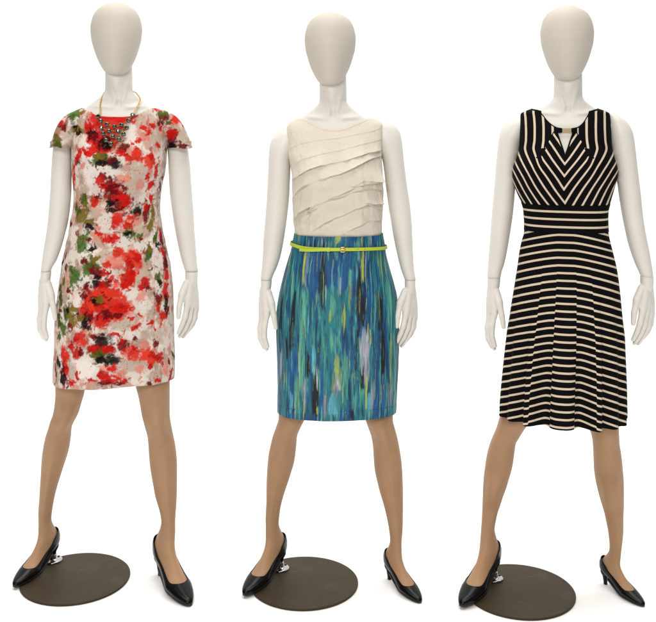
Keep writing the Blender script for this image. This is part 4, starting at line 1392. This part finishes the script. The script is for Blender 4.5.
seam = 9.5 + (Y - 130) * .58
wgt = (1 - sstep(20, 31, aX)) * (1 - sstep(156, 182, Y))
wgt = wgt * np.maximum(1 - sstep(20, 26, aX), sstep(150, 165, Y))
ss = np.where(Y > 150, ss * (1 - wgt) + sc * wgt, ss)
pan2 = np.where(Y < 155.5, seam - aX, -1.0)
plain = np.clip(1 - np.abs(pan2) / 1.1, 0, 1) * (Y < 153.5)
plain = np.maximum(plain, np.clip(1 - (ztop[None] - Z) * S3 / 2.6, 0, 1) * (np.abs(PH) < 1.2))
plain = np.maximum(plain, np.clip(1 - np.abs(seam - aX) / 4.4, 0, 1) * (Y > 147.5) * (Y < 157.5))
# keyhole opening
tri = (Y > 120) & (Y < 153.5) & (aX < (153.5 - Y) / 22.5 * 7.4)
kd = aX - (153.5 - Y) / 22.5 * 7.4
edge = np.clip(1 - np.abs(kd) / 3.0, 0, 1) * (Y < 156)
plain = np.maximum(plain, edge)
disp = .0012 * fbm(PH * a_ / .04, Z / .06, 33, 3) - .0012 * np.exp(-(pan2 / .8) ** 2) * (Y < 155)
nrm = V - np.stack([cx_, yc_, Z], -1); nrm[:, :, 2] = 0
nrm /= np.linalg.norm(nrm, axis=-1, keepdims=True) + 1e-9
V = V + nrm * disp[..., None]
cen = tri & (np.abs(PH) < 1)
keep = ~(cen[:-1, :-1] & cen[1:, :-1] & cen[:-1, 1:] & cen[1:, 1:])
me = grid_mesh('bodice', V, keep=keep)
add_float(me, 'stripe', sc + off + 20); add_float(me, 'stripe_side', ss + off + 20); add_float(me, 'panel', pan2); add_float(me, 'plain', plain)
bodice = obj('bodice', me, M_STRIPE2, root)
bodice['_og'] = list(root['_og'])
# metal bar across the keyhole, with its two cloth loops
q0 = f.at(561.2, 130.4, -.10); q1 = f.at(571.8, 130.4, -.10)


def y_on(g, px, py):
    a, z = g.uv_of(px, py)
    return float(g.surf(np.array(a), np.array(z))[1])


yb_ = y_on(g4, 567, 131.5)
c = f.at(566.8, 130.4, yb_ - .004)
bm = bmesh.new()
bmesh.ops.create_cube(bm, size=1)
bmesh.ops.scale(bm, verts=bm.verts, vec=(.033, .005, .0135))
bmesh.ops.translate(bm, verts=bm.verts, vec=c)
bmesh.ops.bevel(bm, geom=list(bm.edges), offset=.0016, segments=3, affect='EDGES')
me = bpy.data.meshes.new('clasp_bar'); bm.to_mesh(me); bm.free()
obj('clasp_bar', me, M_BAR, root)
for sg in (-1, 1):
    vs, fs = [], []
    for dz in (-.0035, .0, .0035):
        chain(vs, fs, [c + Vector((sg * .016, -.0005, dz)), c + Vector((sg * .021, .000, dz * 1.3)), c + Vector((sg * .0275, .0025, dz * 1.6 + .001))], [.0042, .0036, .0030], 10)
    obj('loop', fuse('loop', vs, fs, .0012, 3), M_BLACK, root)
# waistband
ph, PH, Z, ins, V, cx_, a_, yc_, ztop, zb = stripe_part('waistband', zW1, zW0, 110, M_STRIPE, 'band')
V[:, :, :2] += 0
nrm = V - np.stack([cx_, yc_, Z], -1); nrm[:, :, 2] = 0
nrm /= np.linalg.norm(nrm, axis=-1, keepdims=True) + 1e-9
V = V + nrm * .0016
X, Y = block(PH, Z, g4)
me = grid_mesh('waistband', V)
add_float(me, 'stripe', (Y - 209.6) / 7.5 + 10 + .14 - .0012 * X); add_float(me, 'plain', np.where((Y < 207) | (Y > 229), 1, 0))
obj('waistband', me, M_STRIPE, root)
# skirt
NF = 15.0
zH = f.at(567, 415.0, 0).z


def skirt_zb(p):
    return np.full_like(p, zH) + .004 * np.sin(p * 2.0) * 0


ph, PH, Z, ins, V, cx_, a_, yc_, ztop, zb = stripe_part('skirt', zW0 + .002, skirt_zb, 420, M_STRIPE, 'skirt')
t = np.clip((zW0 - Z) / (zW0 - zH), 0, 1)
wav = np.cos(PH * NF) * (1 - .72 * sstep(.5, .85, np.abs(PH)) * (1 - sstep(1.9, 2.3, np.abs(PH))))
shp = wav * .6 + .4 * np.sign(wav) * np.abs(wav) ** .5
disp = (.0165 * sstep(.12, 1.0, t) ** 1.1) * shp + .0022 * fbm(PH * a_ / .05, Z / .25, 52, 3) * t
nrm = V - np.stack([cx_, yc_, Z], -1); nrm[:, :, 2] = 0
nrm /= np.linalg.norm(nrm, axis=-1, keepdims=True) + 1e-9
V = V + nrm * disp[..., None]
V[:, :, 2] -= .0012 * wav * t ** 2
X, Y = block(PH, Z, g4)
Y = HY + (H - Z) * F / (f.R + g4.surf(PH, Z)[:, :, 1])      # gores are cut so that the stripes fall towards the side seams
hw_ = a_ * S3
un = np.clip(np.abs(X) / hw_, 0, 1.0)
# stripes sag towards the side seams; they jump a little at every gore seam
drop = 3.0 + (8.5 + 5.5 * t) * np.clip(un - .16, 0, 2) ** 1.35
gore = 1.9 * sstep(.1, .5, t) * np.where(un > .19, 1, 0) + 1.5 * sstep(.1, .5, t) * np.where(un > .48, 1, 0)
me = grid_mesh('skirt_panel', V)
add_float(me, 'stripe', (Y - drop - gore - 231) / 7.4 + 10.45)
gs = np.minimum(np.abs(un - .18), np.abs(un - .50)) * hw_
add_float(me, 'plain', t * 0)
obj('skirt_panel', me, M_STRIPE, root)

# ------------------------------------------------------------------ setting: white studio sweep
M_WHITE = mat('white_sweep_paper', (0.93, 0.93, 0.93), 0.9, spec=0.1)
noise_bump(M_WHITE, 60, 0.02, 0.001)


def struct(name, me):
    o = bpy.data.objects.new(name, me); COL.objects.link(o); me.materials.append(M_WHITE)
    o['kind'] = 'structure'
    return o


n = 40
prof = [(-7.0, 0.0)] + [(4.6, 0.0)] + [(4.6 + 1.6 * math.sin(a), 1.6 - 1.6 * math.cos(a)) for a in np.linspace(0, math.pi / 2, n)[1:]] + [(6.2, 6.0)]
vs, fs = [], []
for (y, z) in prof:
    vs += [(-8, y, z), (8, y, z)]
for k in range(len(prof) - 1):
    fs.append((2 * k, 2 * k + 1, 2 * k + 3, 2 * k + 2))
struct('floor', mesh_from('floor', vs, fs))

# ------------------------------------------------------------------ light
w = bpy.data.worlds.new('World'); scene.world = w; w.use_nodes = True
bg = w.node_tree.nodes['Background']
bg.inputs['Color'].default_value = (1.0, 0.985, 0.96, 1); bg.inputs['Strength'].default_value = 0.06


def area(name, loc, target, size, power, color=(1, 1, 1), size_y=None):
    l = bpy.data.lights.new(name, 'AREA'); l.energy = power; l.color = color; l.size = size
    if size_y:
        l.shape = 'RECTANGLE'; l.size_y = size_y
    o = bpy.data.objects.new(name, l); COL.objects.link(o)
    o.location = loc
    o.rotation_euler = (Vector(target) - Vector(loc)).to_track_quat('-Z', 'Y').to_euler()
    return o


area('ceiling_softbox', (0, 2.2, 9.5), (0, 2.4, 0), 8.0, 1010, (1, .98, .95), 8.0)
area('backdrop_lamp', (0, 4.4, 5.2), (0, 6.0, 1.2), 15.0, 170, (1, 1, 1), 1.0)
area('key_softbox', (-0.9, -2.2, 3.4), (0, 2.9, 1.0), 1.3, 150, (1, .945, .86))

# ------------------------------------------------------------------ camera and output
cam = bpy.data.cameras.new('camera'); co = bpy.data.objects.new('camera', cam); COL.objects.link(co)
co.location = (0, 0, H); co.rotation_euler = (math.pi / 2, 0, 0)
cam.sensor_width = 36; cam.sensor_fit = 'HORIZONTAL'
cam.lens = 36 * F / 656
cam.shift_x = 0.0
cam.shift_y = -(311 - HY) / 656
cam.clip_end = 200
scene.camera = co
for o in bpy.data.objects:
    if '_og' in o:
        del o['_og']
scene.view_settings.view_transform = 'Standard'
scene.view_settings.look = 'None'
scene.view_settings.exposure = 0.0
scene.view_settings.gamma = 1.0
scene.cycles.use_denoising = True
scene.cycles.max_bounces = 8
